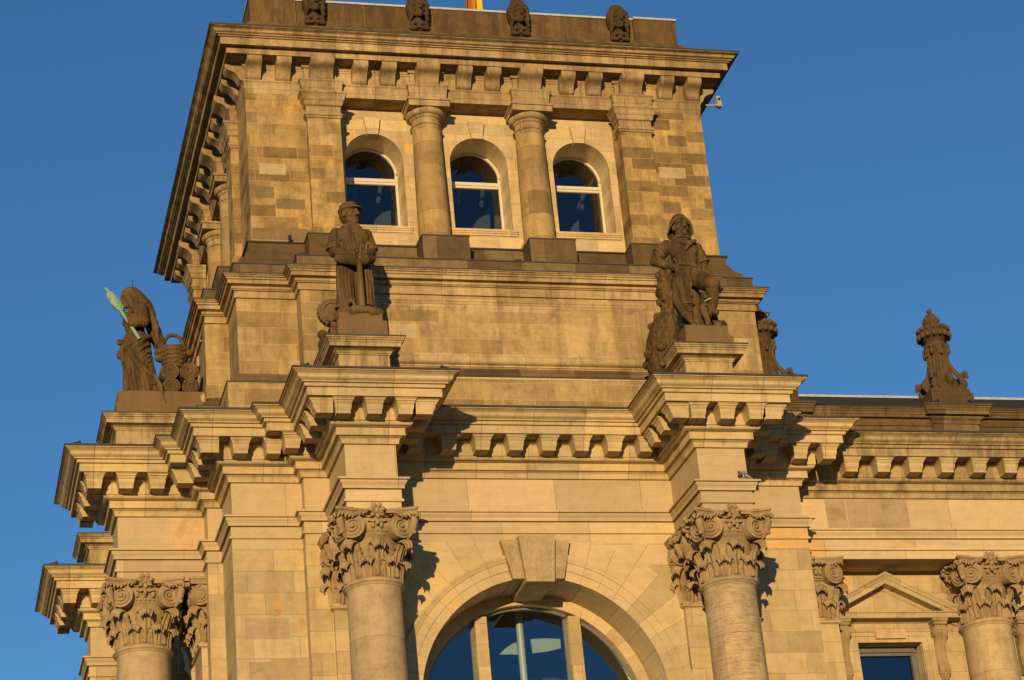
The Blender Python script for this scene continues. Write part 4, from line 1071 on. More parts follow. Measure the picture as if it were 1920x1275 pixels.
def head(mb, c, turn=0.0, tilt=0.0, s=1.0):
    """face towards -y, turned about z (degrees, positive = to the viewer's right)"""
    M = rot('Z', turn) @ rot('X', tilt); c = Vector(c)
    P = lambda x, y, z: c + M @ Vector((x * s, y * s, z * s))
    mb.ell(P(0, 0.03, 0.05), (0.195 * s, 0.225 * s, 0.225 * s), M)
    mb.ell(P(0, -0.04, -0.09), (0.150 * s, 0.15 * s, 0.20 * s), M)
    mb.chain([P(-0.09, -0.06, -0.20), P(0, -0.155, -0.245), P(0.09, -0.06, -0.20)], [0.07 * s, 0.075 * s, 0.07 * s], 9)
    mb.chain([P(0, -0.195, 0.06), P(0, -0.262, -0.085)], [0.026 * s, 0.046 * s], 8)
    for q in (-1, 1): mb.ell(P(q * 0.04, -0.215, -0.09), (0.03 * s, 0.03 * s, 0.026 * s), M, 8, 6)
    mb.cap(P(-0.055, -0.195, -0.150), 0.021 * s, P(0.055, -0.195, -0.150), 0.021 * s, 7); mb.cap(P(-0.045, -0.192, -0.197), 0.024 * s, P(0.045, -0.192, -0.197), 0.024 * s, 7)
    for q in (-1, 1):
        mb.chain([P(q * 0.03, -0.205, 0.065), P(q * 0.10, -0.195, 0.075), P(q * 0.155, -0.14, 0.05)], [0.03 * s, 0.034 * s, 0.028 * s], 7)
        mb.ell(P(q * 0.08, -0.172, 0.005), (0.036 * s, 0.022 * s, 0.022 * s), M, 8, 6)
        mb.ell(P(q * 0.11, -0.125, -0.075), (0.055 * s, 0.055 * s, 0.045 * s), M, 8, 6)
        mb.ell(P(q * 0.19, 0.02, -0.03), (0.03 * s, 0.055 * s, 0.08 * s), M, 8, 6)

for x, k in MASKS:
    sculpt('mask', mask(k), M_head, root, (x, 1.12 - H, 38.92), 0, 0.022, 1, 0.012).scale = (0.90, 1.0, 1.09)

# ---- labourer with cap and long hammer
st1 = empty('statue', (3.053, YC, 27.36), 'dark stone statue of a workman in a cap with both hands on a long hammer', 'statue', None)
pl = MB(); pl.box(-0.60, 0.66, -0.55, 0.75, 0.0, 0.62); pl.box(-0.55, 0.56, -0.50, 0.70, 0.62, 0.84)
part('plinth', pl, M_statue, st1)
bd = MB(); Z = 0.84
h1 = (0.0, -0.06, Z + 3.02)
head(bd, h1, 30, 0, 1.1)
bd.chain([(0, 0.02, Z + 2.45), (0.0, -0.02, Z + 2.85)], [0.19, 0.15])
bd.chain([(0, 0.0, Z + 2.42), (0, -0.02, Z + 2.10), (0, 0.0, Z + 1.75)], [0.36, 0.37, 0.33], 20)
bd.ell((-0.17, -0.12, Z + 2.32), (0.27, 0.22, 0.26)); bd.ell((0.17, -0.12, Z + 2.32), (0.27, 0.22, 0.26)); bd.ell((0, -0.12, Z + 2.05), (0.36, 0.25, 0.34))
bd.ell((0, 0.02, Z + 2.42), (0.45, 0.28, 0.24)); bd.ell((0, 0, Z + 1.62), (0.38, 0.32, 0.22))
for sg in (-1, 1):
    bd.chain([(sg * 0.37, 0.02, Z + 2.44), (sg * 0.46, 0.02, Z + 2.10), (sg * 0.47, -0.04, Z + 1.93)], [0.185, 0.165, 0.15])
    bd.chain([(sg * 0.47, -0.04, Z + 1.95), (sg * 0.36, -0.34, Z + 1.74), (sg * 0.16, -0.50, Z + 1.66)], [0.145, 0.125, 0.095])
    # trousers: wide legs ending in a heavy hem over the boots
    bd.chain([(sg * 0.19, 0.0, Z + 1.55), (sg * 0.235, -0.03, Z + 1.0), (sg * 0.25, 0.0, Z + 0.42)], [0.25, 0.235, 0.235], 16)
    bd.chain([(sg * 0.27, 0.05, Z + 0.42), (sg * 0.27, 0.05, Z + 0.10)], [0.14, 0.13])
    bd.chain([(sg * 0.28, 0.05, Z + 0.09), (sg * 0.34, -0.33, Z + 0.07)], [0.12, 0.10])
    for k in range(5):
        x = sg * (0.08 + 0.085 * k); y = -0.24 + 0.022 * (k - 2) ** 2; bd.tube([(x, y, Z + 1.45), (x + 0.02 * sg, y - 0.015, Z + 0.95), (x + 0.01, y - 0.01, Z + 0.36)], [0.02, 0.04, 0.055 if k % 2 else 0.04], 6)
    bd.tube([(sg * 0.25 + 0.255 * math.cos(t), 0.0 + 0.255 * math.sin(t), Z + 0.38 + 0.03 * math.sin(3 * t)) for t in [2 * math.pi * i / 20 for i in range(20)]], 0.04, 7, True)
hand(bd, (-0.10, -0.55, Z + 1.66), (1, -0.1, -0.25), (0.1, -0.2, 1), 0.7, 0.95); hand(bd, (0.12, -0.55, Z + 1.58), (-1, -0.1, -0.2), (-0.1, -0.2, 1), 0.7, 0.95)
sculpt('figure', bd, M_statue, st1, vox=0.026, smooth=2)
cl = MB()
M26 = rot('Z', 30); hp = Vector(h1)
cl.ell(hp + M26 @ Vector((0, 0.05, 0.16)), (0.245, 0.285, 0.20), M26)
cl.ell(hp + M26 @ Vector((0, 0.12, 0.02)), (0.235, 0.20, 0.27), M26)
cl.tube([hp + M26 @ Vector((0.245 * math.cos(t), 0.05 + 0.285 * math.sin(t), 0.12)) for t in [2 * math.pi * i / 24 for i in range(24)]], 0.03, 8, True)
for k in range(-4, 5): cl.cap(hp + M26 @ Vector((0.05 * k, -0.20 + 0.006 * k * k, 0.12)), 0.028, hp + M26 @ Vector((0.048 * k, -0.37 + 0.009 * k * k, 0.075)), 0.022, 7)
sculpt('cap', cl, M_statue, st1, vox=0.024, smooth=2)
sh = MB()
for sg in (-1, 1):   # short rolled sleeves standing away from the arms
    q = Vector((sg * 0.475, -0.01, Z + 2.02))
    M = rot('Y', sg * -10)
    pts = [q + M @ Vector((0.165 * math.cos(t), 0.165 * math.sin(t), 0)) for t in [2 * math.pi * i / 18 for i in range(18)]]
    sh.tube(pts, 0.05, 8, True); sh.tube([p + Vector((-sg * 0.02, 0, 0.09)) for p in pts], 0.045, 8, True)
    sh.cap((sg * 0.38, 0.02, Z + 2.46), 0.18, (sg * 0.47, 0.0, Z + 2.10), 0.18)
sh.tube([(0.36 * math.cos(t), 0.03 + 0.33 * math.sin(t), Z + 1.62) for t in [2 * math.pi * i / 20 for i in range(20)]], 0.045, 8, True)
for k in range(5): sh.tube([(-0.34 + 0.17 * k, -0.36 + 0.05 * abs(k - 2), Z + 2.10), (-0.28 + 0.14 * k, -0.34 + 0.03 * abs(k - 2), Z + 1.70)], [0.03, 0.045], 6)
for sg in (-1, 1):
    for k in range(4): sh.tube([(sg * (0.36 + 0.05 * k), -0.17 + 0.03 * k, Z + 2.42 - 0.04 * k), (sg * (0.38 + 0.06 * k), -0.20 + 0.05 * k, Z + 2.06)], [0.02, 0.035], 6)
sh.tube([(-0.20, -0.22, Z + 2.62), (0.0, -0.36, Z + 2.34), (0.16, -0.24, Z + 2.64)], [0.045, 0.03, 0.045], 7)
# rolled apron bunched under the hands
for sg in (-1, 1): sh.chain([(sg * 0.42, -0.28, Z + 1.62), (sg * 0.20, -0.44, Z + 1.52), (0, -0.48, Z + 1.46)], [0.12, 0.15, 0.13])
sculpt('shirt', sh, M_statue, st1, vox=0.026, smooth=2)
hm = MB(); hm.lathe([(0.085, Z + 0.16), (0.075, Z + 0.9), (0.07, Z + 1.46), (0.10, Z + 1.5), (0.10, Z + 1.62), (0.06, Z + 1.68)], 14, (0.06, -0.52))
hm.chain([(-0.14, -0.50, Z + 0.10), (0.26, -0.46, Z + 0.10)], [0.11, 0.11], 14)
part('hammer', hm, M_statue, st1, sharp=50)
gw = MB(); gc = Vector((-0.55, 0.30, Z + 0.36))
gw.prism([(gc.x + 0.37 * math.cos(2 * math.pi * i / 48), gc.z + 0.37 * math.sin(2 * math.pi * i / 48)) for i in range(48)], 1, gc.y - 0.09, gc.y + 0.09)
for i in range(22):
    t = 2 * math.pi * i / 22
    gw.ell(gc + Vector((0.34 * math.cos(t), -0.09, 0.34 * math.sin(t))), (0.032, 0.03, 0.032), None, 8, 6); gw.ell(gc + Vector((0.37 * math.cos(t), 0, 0.37 * math.sin(t))), (0.03, 0.08, 0.03), None, 8, 6)
gw.tube([gc + Vector((0.26 * math.cos(t), -0.09, 0.26 * math.sin(t))) for t in [2 * math.pi * i / 28 for i in range(28)]], 0.035, 8, True)
gw.ell(gc + Vector((0, -0.1, 0)), (0.13, 0.08, 0.13))
part('cog_wheel', gw, M_statue, st1, sharp=40)
jn = MB()
jn.ell((-0.66, -0.10, Z + 0.02), (0.13, 0.13, 0.13)); jn.box(-0.72, -0.40, -0.22, 0.5, 0.38, 0.56); jn.box(-0.70, -0.42, -0.26, 0.5, 0.58, 0.70)
jn.chain([(-0.60, 0.0, 0.2), (-0.85, 0.30, 0.6)], [0.16, 0.12]); jn.chain([(-0.45, -0.25, Z + 0.0), (-0.18, -0.42, Z + 0.05)], [0.15, 0.14]); jn.tube([Vector((-0.22, -0.40, Z + 0.27)) + Vector((0.11 * math.cos(t), 0, 0.11 * math.sin(t))) for t in [2 * math.pi * i / 14 for i in range(14)]], 0.05, 8, True)
jn.chain([(-0.40, -0.20, Z + 0.1), (-0.30, -0.35, Z + 0.34)], [0.16, 0.10]); jn.cap((0.32, -0.48, Z + 0.06), 0.12, (0.52, -0.40, Z + 0.06), 0.12)
jn.lathe([(0.08, 0.1), (0.22, 0.12), (0.25, 0.25), (0.20, 0.38), (0.1, 0.4)], 16, (-0.75, 0.15))
sculpt('machine_parts', jn, M_statue, st1, vox=0.026, smooth=1)

# ---- seaman in a sou'wester, one hand on the hip, foot raised
st2 = empty('statue', (W - 3.053, YC, 27.36), 'dark stone statue of a seaman in a brimmed hat, hand on hip, one foot raised', 'statue', None)
pl = MB(); pl.box(-0.50, 0.80, -0.56, 0.75, 0.0, 0.42); pl.box(-0.47, 0.70, -0.52, 0.72, 0.42, 0.72)
part('plinth', pl, M_statue, st2)
bd = MB(); Z = 0.72
hd = (-0.10, -0.12, Z + 3.06)
head(bd, hd, 4, -4, 1.10)
bd.chain([(-0.09, 0.0, Z + 2.55), (-0.10, -0.06, Z + 2.9)], [0.17, 0.14])
bd.chain([(-0.10, 0.0, Z + 2.48), (-0.06, -0.02, Z + 2.15), (-0.04, 0.0, Z + 1.85)], [0.33, 0.34, 0.33], 20)
bd.ell((-0.10, 0.02, Z + 2.52), (0.50, 0.25, 0.20)); bd.ell((-0.25, -0.11, Z + 2.36), (0.25, 0.20, 0.26)); bd.ell((0.07, -0.11, Z + 2.36), (0.25, 0.20, 0.26)); bd.ell((-0.07, -0.10, Z + 2.1), (0.33, 0.24, 0.34))
bd.ell((-0.04, 0.0, Z + 1.68), (0.38, 0.31, 0.24))
# arm akimbo (viewer's left)
bd.chain([(-0.56, 0.02, Z + 2.50), (-0.74, 0.02, Z + 2.30), (-0.86, 0.08, Z + 2.12)], [0.18, 0.16, 0.14]); bd.chain([(-0.86, 0.08, Z + 2.12), (-0.66, -0.12, Z + 1.94), (-0.46, -0.22, Z + 1.82)], [0.135, 0.125, 0.09])
hand(bd, (-0.44, -0.24, Z + 1.78), (0.5, -0.3, -0.8), (0.8, -0.4, 0.4), 0.5, 0.9)
# arm hanging to the raised thigh (viewer's right)
bd.chain([(0.32, 0.02, Z + 2.50), (0.40, 0.02, Z + 2.15), (0.43, -0.04, Z + 1.85)], [0.175, 0.145, 0.125]); bd.chain([(0.43, -0.04, Z + 1.85), (0.51, -0.22, Z + 1.55), (0.55, -0.40, Z + 1.32)], [0.13, 0.115, 0.085])
hand(bd, (0.56, -0.46, Z + 1.25), (0.05, -0.3, -0.9), (-0.9, -0.3, -0.1), 0.5, 0.95)
# standing leg and raised leg
bd.chain([(-0.22, 0.0, Z + 1.62), (-0.24, -0.06, Z + 0.95), (-0.16, 0.0, Z + 0.20), (-0.14, 0.02, Z + 0.08)], [0.27, 0.21, 0.155, 0.13], 16)
bd.chain([(-0.14, 0.02, Z + 0.08), (-0.18, -0.36, Z + 0.07)], [0.12, 0.10])
bd.chain([(0.14, -0.02, Z + 1.62), (0.27, -0.46, Z + 1.28), (0.38, -0.66, Z + 1.14)], [0.27, 0.23, 0.205], 16)
bd.chain([(0.38, -0.64, Z + 1.12), (0.39, -0.50, Z + 0.72), (0.38, -0.36, Z + 0.42)], [0.19, 0.15, 0.11], 14)
bd.chain([(0.38, -0.36, Z + 0.38), (0.38, -0.64, Z + 0.32)], [0.12, 0.09])
for i in range(6): bd.tube([(-0.24 + 0.2 * math.cos(t), -0.03 + 0.2 * math.sin(t), Z + 0.55 + 0.12 * i + 0.05 * math.cos(t + i)) for t in [math.pi + math.pi * k / 8 for k in range(9)]], 0.032, 6)
for i in range(4): bd.tube([(0.02 + 0.10 * i, -0.25 - 0.11 * i + 0.0, Z + 1.70 - 0.10 * i), (0.12 + 0.11 * i, -0.30 - 0.11 * i, Z + 1.38 - 0.06 * i)], [0.03, 0.02], 6)
for (c_, r_, n_) in (((-0.22, -0.04, Z + 0.78), 0.225, (0, 0, 1)),):
    n_ = Vector(n_).normalized(); a_ = n_.cross(Vector((0, 1, 0.2))).normalized(); b_ = n_.cross(a_)
    for k in range(3): bd.tube([Vector(c_) + n_ * 0.07 * k + (a_ * math.cos(t) + b_ * math.sin(t)) * (r_ - 0.012 * k) for t in [2 * math.pi * i / 18 for i in range(18)]], 0.04 - 0.006 * k, 7, True)
for k in range(5):
    bd.tube([(-0.40 + 0.09 * k, -0.25 - 0.03 * (k - 2) ** 2 * -0.3, Z + 1.62), (-0.38 + 0.08 * k, -0.235 + 0.012 * (k - 2) ** 2, Z + 1.0)], [0.02, 0.035], 6)
    bd.tube([(0.10 + 0.05 * k, -0.20 - 0.05 * k, Z + 1.84 - 0.07 * k), (0.30 + 0.06 * k, -0.55 - 0.03 * k, Z + 1.46 - 0.07 * k)], [0.03, 0.022], 6)
sculpt('figure', bd, M_statue, st2, vox=0.026, smooth=2)
ht = MB(); hp = Vector(hd)
TT = [2 * math.pi * i / 32 for i in range(32)]
ht.ell(hp + Vector((0, 0.06, 0.19)), (0.225, 0.245, 0.23))
def brim(t):
    f = max(0.0, -math.sin(t)); b_ = max(0.0, math.sin(t))
    return hp + Vector((0.335 * math.cos(t), 0.06 + (0.25 if f else 0.30) * math.sin(t), -0.13 + 0.34 * f ** 1.2 - 0.10 * b_))
pts = [brim(t) for t in TT]
top = [hp + Vector((0.21 * math.cos(t), 0.06 + 0.23 * math.sin(t), 0.20 + 0.04 * max(0, -math.sin(t)))) for t in TT]
for k in range(6): ht.tube([p.lerp(q, k / 5) for p, q in zip(pts, top)], 0.036, 7, True)
ht.chain([hp + Vector((0, 0.27, 0.0)), hp + Vector((0, 0.24, -0.24))], [0.15, 0.13])
sculpt('brimmed_hat', ht, M_statue, st2, vox=0.024, smooth=2)
sh = MB()
for q, w_ in (((-0.70, 0.02, Z + 2.34), (-0.12, 0, -0.1)), ((0.40, 0.0, Z + 2.14), (0.03, 0, -0.1))):
    q = Vector(q); sh.cap(q - Vector(w_) * 1.6 + Vector((0, 0, 0.04)), 0.19, q + Vector(w_) * 0.2, 0.195)
    d = Vector(w_).normalized(); a_ = d.cross(Vector((0, 1, 0))).normalized(); b_ = d.cross(a_)
    sh.tube([q + d * 0.06 + a_ * 0.185 * math.cos(t) + b_ * 0.185 * math.sin(t) for t in [2 * math.pi * i / 16 for i in range(16)]], 0.04, 7, True)
sh.tube([(-0.09 + 0.22 * math.cos(t), -0.06 + 0.2 * math.sin(t), Z + 2.70 - 0.05 * math.sin(t)) for t in [2 * math.pi * i / 18 for i in range(18)]], 0.055, 8, True)
sh.chain([(-0.22, -0.30, Z + 2.56), (-0.02, -0.36, Z + 2.46), (0.20, -0.26, Z + 2.60)], [0.06, 0.09, 0.06]); sh.chain([(-0.02, -0.38, Z + 2.44), (-0.12, -0.40, Z + 2.28)], [0.07, 0.03])
for i in range(7): sh.tube([(-0.42 + 0.13 * i, -0.30 + 0.03 * abs(i - 3), Z + 2.10 - 0.03 * i), (-0.36 + 0.12 * i, -0.32 + 0.02 * abs(i - 3), Z + 1.86 - 0.03 * i)], [0.022, 0.034], 6)
sh.tube([(-0.05 + 0.37 * math.cos(t), 0.0 + 0.34 * math.sin(t), Z + 1.86 - 0.07 * math.cos(t)) for t in [2 * math.pi * i / 22 for i in range(22)]], 0.05, 8, True)
sculpt('shirt', sh, M_statue, st2, vox=0.026, smooth=2)
nt_ = MB()
random.seed(3)
for i in range(46):
    t = i / 45; w = 0.20 + 0.10 * math.sin(t * 3)
    nt_.ell((-0.62 - 0.06 * t + random.uniform(-w, w) * 0.9, 0.02 + random.uniform(-0.12, 0.12), Z + 1.80 - 1.15 * t), (0.085, 0.09, 0.11), None, 8, 6)
nt_.chain([(-0.55, 0.05, Z + 1.85), (-0.68, 0.06, Z + 1.3), (-0.58, 0.08, Z + 0.75)], [0.16, 0.24, 0.12])
sculpt('fishing_net', nt_, M_statue, st2, vox=0.026, smooth=1)
fs_ = MB(); fs_.chain([(-0.42, -0.10, Z + 1.5), (-0.50, -0.22, Z + 0.85), (-0.36, -0.34, Z + 0.40), (-0.18, -0.42, Z + 0.05)], [0.07, 0.12, 0.13, 0.05], 12)
fs_.chain([(0.10, 0.15, Z + 1.2), (0.12, 0.15, Z + 0.1)], [0.20, 0.30])
sculpt('oar_blade', fs_, M_statue, st2, vox=0.028, smooth=2)
dg = MB()    # small crouching animal under the raised foot
dg.chain([(0.44, -0.10, Z + 0.70), (0.52, 0.10, Z + 0.45)], [0.20, 0.24]); dg.chain([(0.40, -0.20, Z + 0.80), (0.36, -0.36, Z + 0.92)], [0.15, 0.12]); dg.chain([(0.36, -0.38, Z + 0.92), (0.32, -0.50, Z + 0.84)], [0.10, 0.07])
dg.chain([(0.30, -0.22, Z + 0.62), (0.30, -0.36, Z + 0.34), (0.34, -0.42, Z + 0.06)], [0.12, 0.085, 0.07]); dg.chain([(0.52, -0.2, Z + 0.6), (0.60, -0.30, Z + 0.1)], [0.11, 0.08]); dg.chain([(0.34, -0.42, Z + 0.05), (0.26, -0.52, Z + 0.05)], [0.07, 0.06])
dg.chain([(0.30, 0.0, Z + 0.06), (0.78, -0.05, Z + 0.08)], [0.12, 0.14]); dg.chain([(0.62, -0.30, Z + 0.1), (0.82, -0.1, Z + 0.22)], [0.14, 0.13]); dg.chain([(0.30, -0.36, Z + 1.02), (0.24, -0.34, Z + 1.08)], [0.05, 0.03])
dg.v = [(x - 0.10, y, z) for x, y, z in dg.v]
sculpt('crouching_animal', dg, M_statue, st2, vox=0.026, smooth=2)
part('bronze_rod', MB().tube([(0.12, -0.60, Z + 0.66), (0.40, -0.62, Z + 0.78)], 0.022, 8), M_verd, st2)
kb = MB()     # bulging boat hull behind the left side of the plinth
Mk = rot('Y', 14) @ rot('X', 8); kc = Vector((-0.80, 0.42, Z - 0.10)); kr = (0.40, 0.62, 0.98)
kb.ell(kc, kr, Mk, 40, 28)
def onhull(a_, t): return kc + Mk @ Vector((kr[0] * math.sin(t) * math.cos(a_) * 1.01, kr[1] * math.sin(t) * math.sin(a_) * 1.01, kr[2] * math.cos(t) * 1.01))
for k in range(14):
    for sg in (-1, 1):
        kb.tube([onhull(2 * math.pi * k / 14 + sg * 0.9 * t, 0.35 + 0.8 * t) for t in [i / 14 * 3.0 for i in range(15)] if 0.35 + 0.8 * t < 2.9], 0.014, 6)
kb.chain([(-0.66, 0.3, Z + 0.86), (-0.98, 0.12, Z + 0.3), (-1.14, 0.1, Z - 0.35), (-0.98, 0.1, Z - 0.85)], [0.08, 0.09, 0.09, 0.07])
kb.chain([(-0.70, 0.2, Z + 0.95), (-0.50, 0.15, Z + 0.75)], [0.16, 0.10])
for i in range(40):
    a_ = 2 * math.pi * i * 0.618; t_ = 0.4 + 2.2 * i / 40; kb.ell(onhull(a_, t_) - Vector((0, 0, 0)), (0.13, 0.13, 0.12), Mk, 8, 6) if i % 3 == 0 else None
sculpt('boat_hull', kb, M_statue, st2, vox=0.032, smooth=2, rough=0.07)

# ---- woman with a distaff, facing left on the side facade
st3 = empty('statue', (YC, 3.053, 27.36), 'dark stone statue of a veiled robed woman facing left with a green distaff and basket', 'statue', None)
pl = MB(); pl.box(-0.62, 1.75, -0.60, 0.60, 0.0, 0.46); pl.box(-0.56, 1.70, -0.56, 0.56, 0.46, 0.80)
part('plinth', pl, M_statue, st3)
Z = 0.80; bd = MB()
Mh = rot('Z', -78)
head(bd, (-0.16, 0.0, Z + 2.96), -78, 6, 0.95)
bd.chain([(-0.02, 0, Z + 2.52), (-0.10, 0, Z + 2.80)], [0.15, 0.12])
bd.chain([(0.02, 0, Z + 2.44), (-0.03, 0, Z + 2.15), (0.0, 0, Z + 1.86)], [0.28, 0.27, 0.24], 18)
bd.ell((0.02, 0, Z + 2.48), (0.24, 0.44, 0.18)); bd.ell((-0.20, -0.12, Z + 2.30), (0.15, 0.15, 0.15)); bd.ell((-0.20, 0.12, Z + 2.30), (0.15, 0.15, 0.15))
bd.chain([(0.03, -0.40, Z + 2.46), (0.10, -0.46, Z + 2.08)], [0.15, 0.13]); bd.chain([(0.10, -0.46, Z + 2.08), (-0.18, -0.42, Z + 2.12), (-0.34, -0.32, Z + 2.34)], [0.13, 0.11, 0.085])
bd.chain([(0.03, 0.40, Z + 2.46), (0.02, 0.44, Z + 2.05)], [0.14, 0.13]); bd.chain([(0.02, 0.44, Z + 2.05), (-0.30, 0.20, Z + 1.75)], [0.12, 0.09])
hand(bd, (-0.37, -0.32, Z + 2.42), (-0.1, 0.1, 1), (-0.3, -0.9, 0.1), 0.7, 0.85); hand(bd, (-0.36, 0.14, Z + 1.70), (-0.7, -0.5, -0.3), (-0.3, 0.3, 0.9), 0.5, 0.85)
bd.chain([(0.0, 0, Z + 1.72), (0.0, 0, Z + 1.2), (0.10, 0, Z + 0.6), (0.16, 0, Z + 0.14)], [0.33, 0.35, 0.36, 0.38], 20)
bd.chain([(-0.05, -0.14, Z + 1.6), (-0.20, -0.16, Z + 1.02), (-0.02, -0.16, Z + 0.20)], [0.24, 0.20, 0.19]); bd.chain([(-0.22, -0.12, Z + 0.08), (-0.34, -0.14, Z + 0.06)], [0.09, 0.07])
sculpt('figure', bd, M_statue, st3, vox=0.026, smooth=2)
dr = MB()
for i in range(26):   # hanging folds of the robe
    t = 2 * math.pi * i / 26; r0, r1 = 0.36, 0.45
    dr.tube([(r0 * math.cos(t), r0 * 0.95 * math.sin(t), Z + 1.50), (0.05 + (r0 + .03) * math.cos(t + 0.08), (r0 + .03) * math.sin(t + 0.08), Z + 0.9), (0.14 + r1 * math.cos(t + 0.15), r1 * 0.95 * math.sin(t + 0.15), Z + 0.03)], [0.035, 0.04, 0.05 + 0.02 * (i % 3)], 7)
for k in range(5):    # overfold and sash
    dr.tube([(0.02 + (0.36 + 0.02 * (k % 2)) * math.cos(t), (0.36 + 0.02 * (k % 2)) * math.sin(t), Z + 1.62 - 0.05 * k + 0.13 * math.cos(t) * (1 + 0.5 * k)) for t in [2 * math.pi * i / 24 for i in range(24)]], 0.06, 8, True)
for k in range(7): dr.tube([(-0.34, -0.18, Z + 1.1 - 0.03 * k), (-0.05 + 0.02 * k, -0.40, Z + 0.95 - 0.10 * k), (0.34, -0.34, Z + 1.30 - 0.15 * k)], [0.02, 0.035, 0.02], 6)
dr.chain([(-0.30, -0.2, Z + 1.40), (-0.46, -0.22, Z + 1.16)], [0.14, 0.10]); dr.chain([(-0.40, -0.25, Z + 1.28), (-0.38, -0.25, Z + 1.0)], [0.09, 0.05])
dr.chain([(0.0, 0, Z + 1.68), (0.02, 0, Z + 1.52)], [0.36, 0.38])
for k in range(6):   # sweeping diagonal folds from the hip to the hem
    dr.tube([(-0.28 + 0.05 * k, -0.30 - 0.04 * math.sin(k), Z + 1.36 - 0.05 * k), (-0.04 + 0.07 * k, -0.44, Z + 0.86 - 0.06 * k), (0.30 + 0.05 * k, -0.42 + 0.03 * k, Z + 0.22 + 0.03 * k)], [0.035, 0.06, 0.045], 7)
    dr.tube([(0.30, -0.30 + 0.03 * k, Z + 1.48), (0.10 - 0.05 * k, -0.42 + 0.02 * k, Z + 1.30 - 0.04 * k), (-0.26, -0.30, Z + 1.22 - 0.06 * k)], [0.03, 0.045, 0.02], 7)
sculpt('robe', dr, M_statue, st3, vox=0.026, smooth=1)
ve = MB()
ve.ell((-0.10, 0.0, Z + 3.06), (0.28, 0.26, 0.24)); ve.chain([(0.0, 0, Z + 3.0), (0.20, 0, Z + 2.72), (0.34, 0, Z + 2.42)], [0.24, 0.27, 0.22], 16)
for y in (-0.32, -0.16, 0.0, 0.16, 0.3):
    ve.chain([(0.10, y * 0.7, Z + 2.85), (0.36, y, Z + 2.40), (0.50, y, Z + 1.95), (0.56, y * 0.8, Z + 1.60)], [0.13, 0.12, 0.11, 0.05], 10)
ve.chain([(0.50, -0.10, Z + 1.98), (0.62, -0.12, Z + 1.62), (0.78, -0.12, Z + 1.34)], [0.17, 0.15, 0.05], 10)
ve.chain([(-0.24, -0.18, Z + 2.98), (-0.10, -0.24, Z + 2.66), (0.10, -0.34, Z + 2.50)], [0.09, 0.11, 0.13])
for k in range(4): ve.tube([(0.28 - 0.05 * k, -0.46 + 0.02 * k, Z + 2.40 - 0.03 * k), (0.06 - 0.05 * k, -0.52 + 0.01 * k, Z + 2.34 - 0.08 * k), (-0.18, -0.42, Z + 2.24 - 0.09 * k)], [0.03, 0.045, 0.03], 6)
ve.chain([(0.12, -0.46, Z + 2.44), (0.16, -0.50, Z + 2.05), (-0.14, -0.46, Z + 2.02)], [0.18, 0.17, 0.13])
sculpt('veil', ve, M_statue, st3, vox=0.028, smooth=2)
di = MB(); A = Vector((-0.82, -0.36, Z + 3.10)); B = Vector((0.05, -0.46, Z + 1.55)); D = (B - A)
prf = [(0.0, 0.025), (0.05, 0.035), (0.08, 0.04), (0.11, 0.07), (0.20, 0.115), (0.30, 0.14), (0.38, 0.12), (0.45, 0.06), (0.50, 0.045), (1.0, 0.05)]
di.tube([A + D * t for t, r_ in prf], [r_ for t, r_ in prf], 14)
for k in range(6):
    di.tube([A + D * t + Vector((math.cos(2 * math.pi * k / 6 + 2 * t), math.sin(2 * math.pi * k / 6 + 2 * t), 0.4 * math.cos(k))).normalized() * r_ * 0.95 for t, r_ in prf[3:8]], 0.022, 5)
part('distaff', di, M_verd, st3, sharp=60)
bk = MB(); bc = Vector((0.98, -0.10, 0))
bk.lathe([(0.22, Z + 0.80), (0.27, Z + 0.85), (0.34, Z + 1.10), (0.38, Z + 1.30), (0.40, Z + 1.40), (0.34, Z + 1.44), (0.2, Z + 1.46)], 24, (bc.x, bc.y))
for j in range(5): bk.tube([(bc.x + (0.275 + 0.027 * j) * math.cos(t), bc.y + (0.275 + 0.027 * j) * math.sin(t), Z + 0.86 + 0.11 * j + 0.015 * math.cos(9 * t)) for t in [2 * math.pi * i / 36 for i in range(36)]], 0.035, 6, True)
bk.tube([(bc.x + 0.29 * math.cos(math.pi * i / 16), bc.y, Z + 1.40 + 0.46 * math.sin(math.pi * i / 16)) for i in range(17)], 0.055, 8)
for x, z, r_ in ((-0.36, 1.30, 0.17), (-0.15, 1.42, 0.14), (0.12, 1.43, 0.14), (0.38, 1.28, 0.15), (-0.38, 1.12, 0.13)): bk.ell((bc.x + x, bc.y - 0.08, Z + z), (r_, r_, r_ * 0.8))
sculpt('basket', bk, M_statue, st3, vox=0.026, smooth=1)
for (x, z, r_) in ((0.82, 0.60, 0.25), (1.34, 0.62, 0.26), (0.86, 0.20, 0.235), (1.37, 0.20, 0.24)):
    ro = MB()
    ro.prism([(x + r_ * math.cos(2 * math.pi * i / 24), Z + z + r_ * 0.9 * math.sin(2 * math.pi * i / 24)) for i in range(24)], 1, -0.50, 0.5)
    ro.tube([(x + r_ * (0.92 - 0.75 * i / 50) * math.cos(0.27 * i), -0.50, Z + z + r_ * 0.9 * (0.92 - 0.75 * i / 50) * math.sin(0.27 * i)) for i in range(51)], 0.030, 6)
    sculpt('cloth_roll', ro, M_statue, st3, vox=0.024, smooth=1, rough=0.06)
part('straw_bundle', MB().tube([(0.40, -0.50, Z + 0.52), (0.55, -0.58, Z + 0.15), (0.60, -0.64, Z - 0.10)], [0.03, 0.07, 0.02], 7).tube([(0.5, -0.58, Z + 0.2), (0.68, -0.63, Z - 0.35)], [0.03, 0.012], 6), M_urn, st3)
part('lightning_rod', MB().tube([(-0.06, 0.0, Z + 3.2), (-0.06, 0.0, Z + 3.55)], 0.008, 5), M_black, st3)

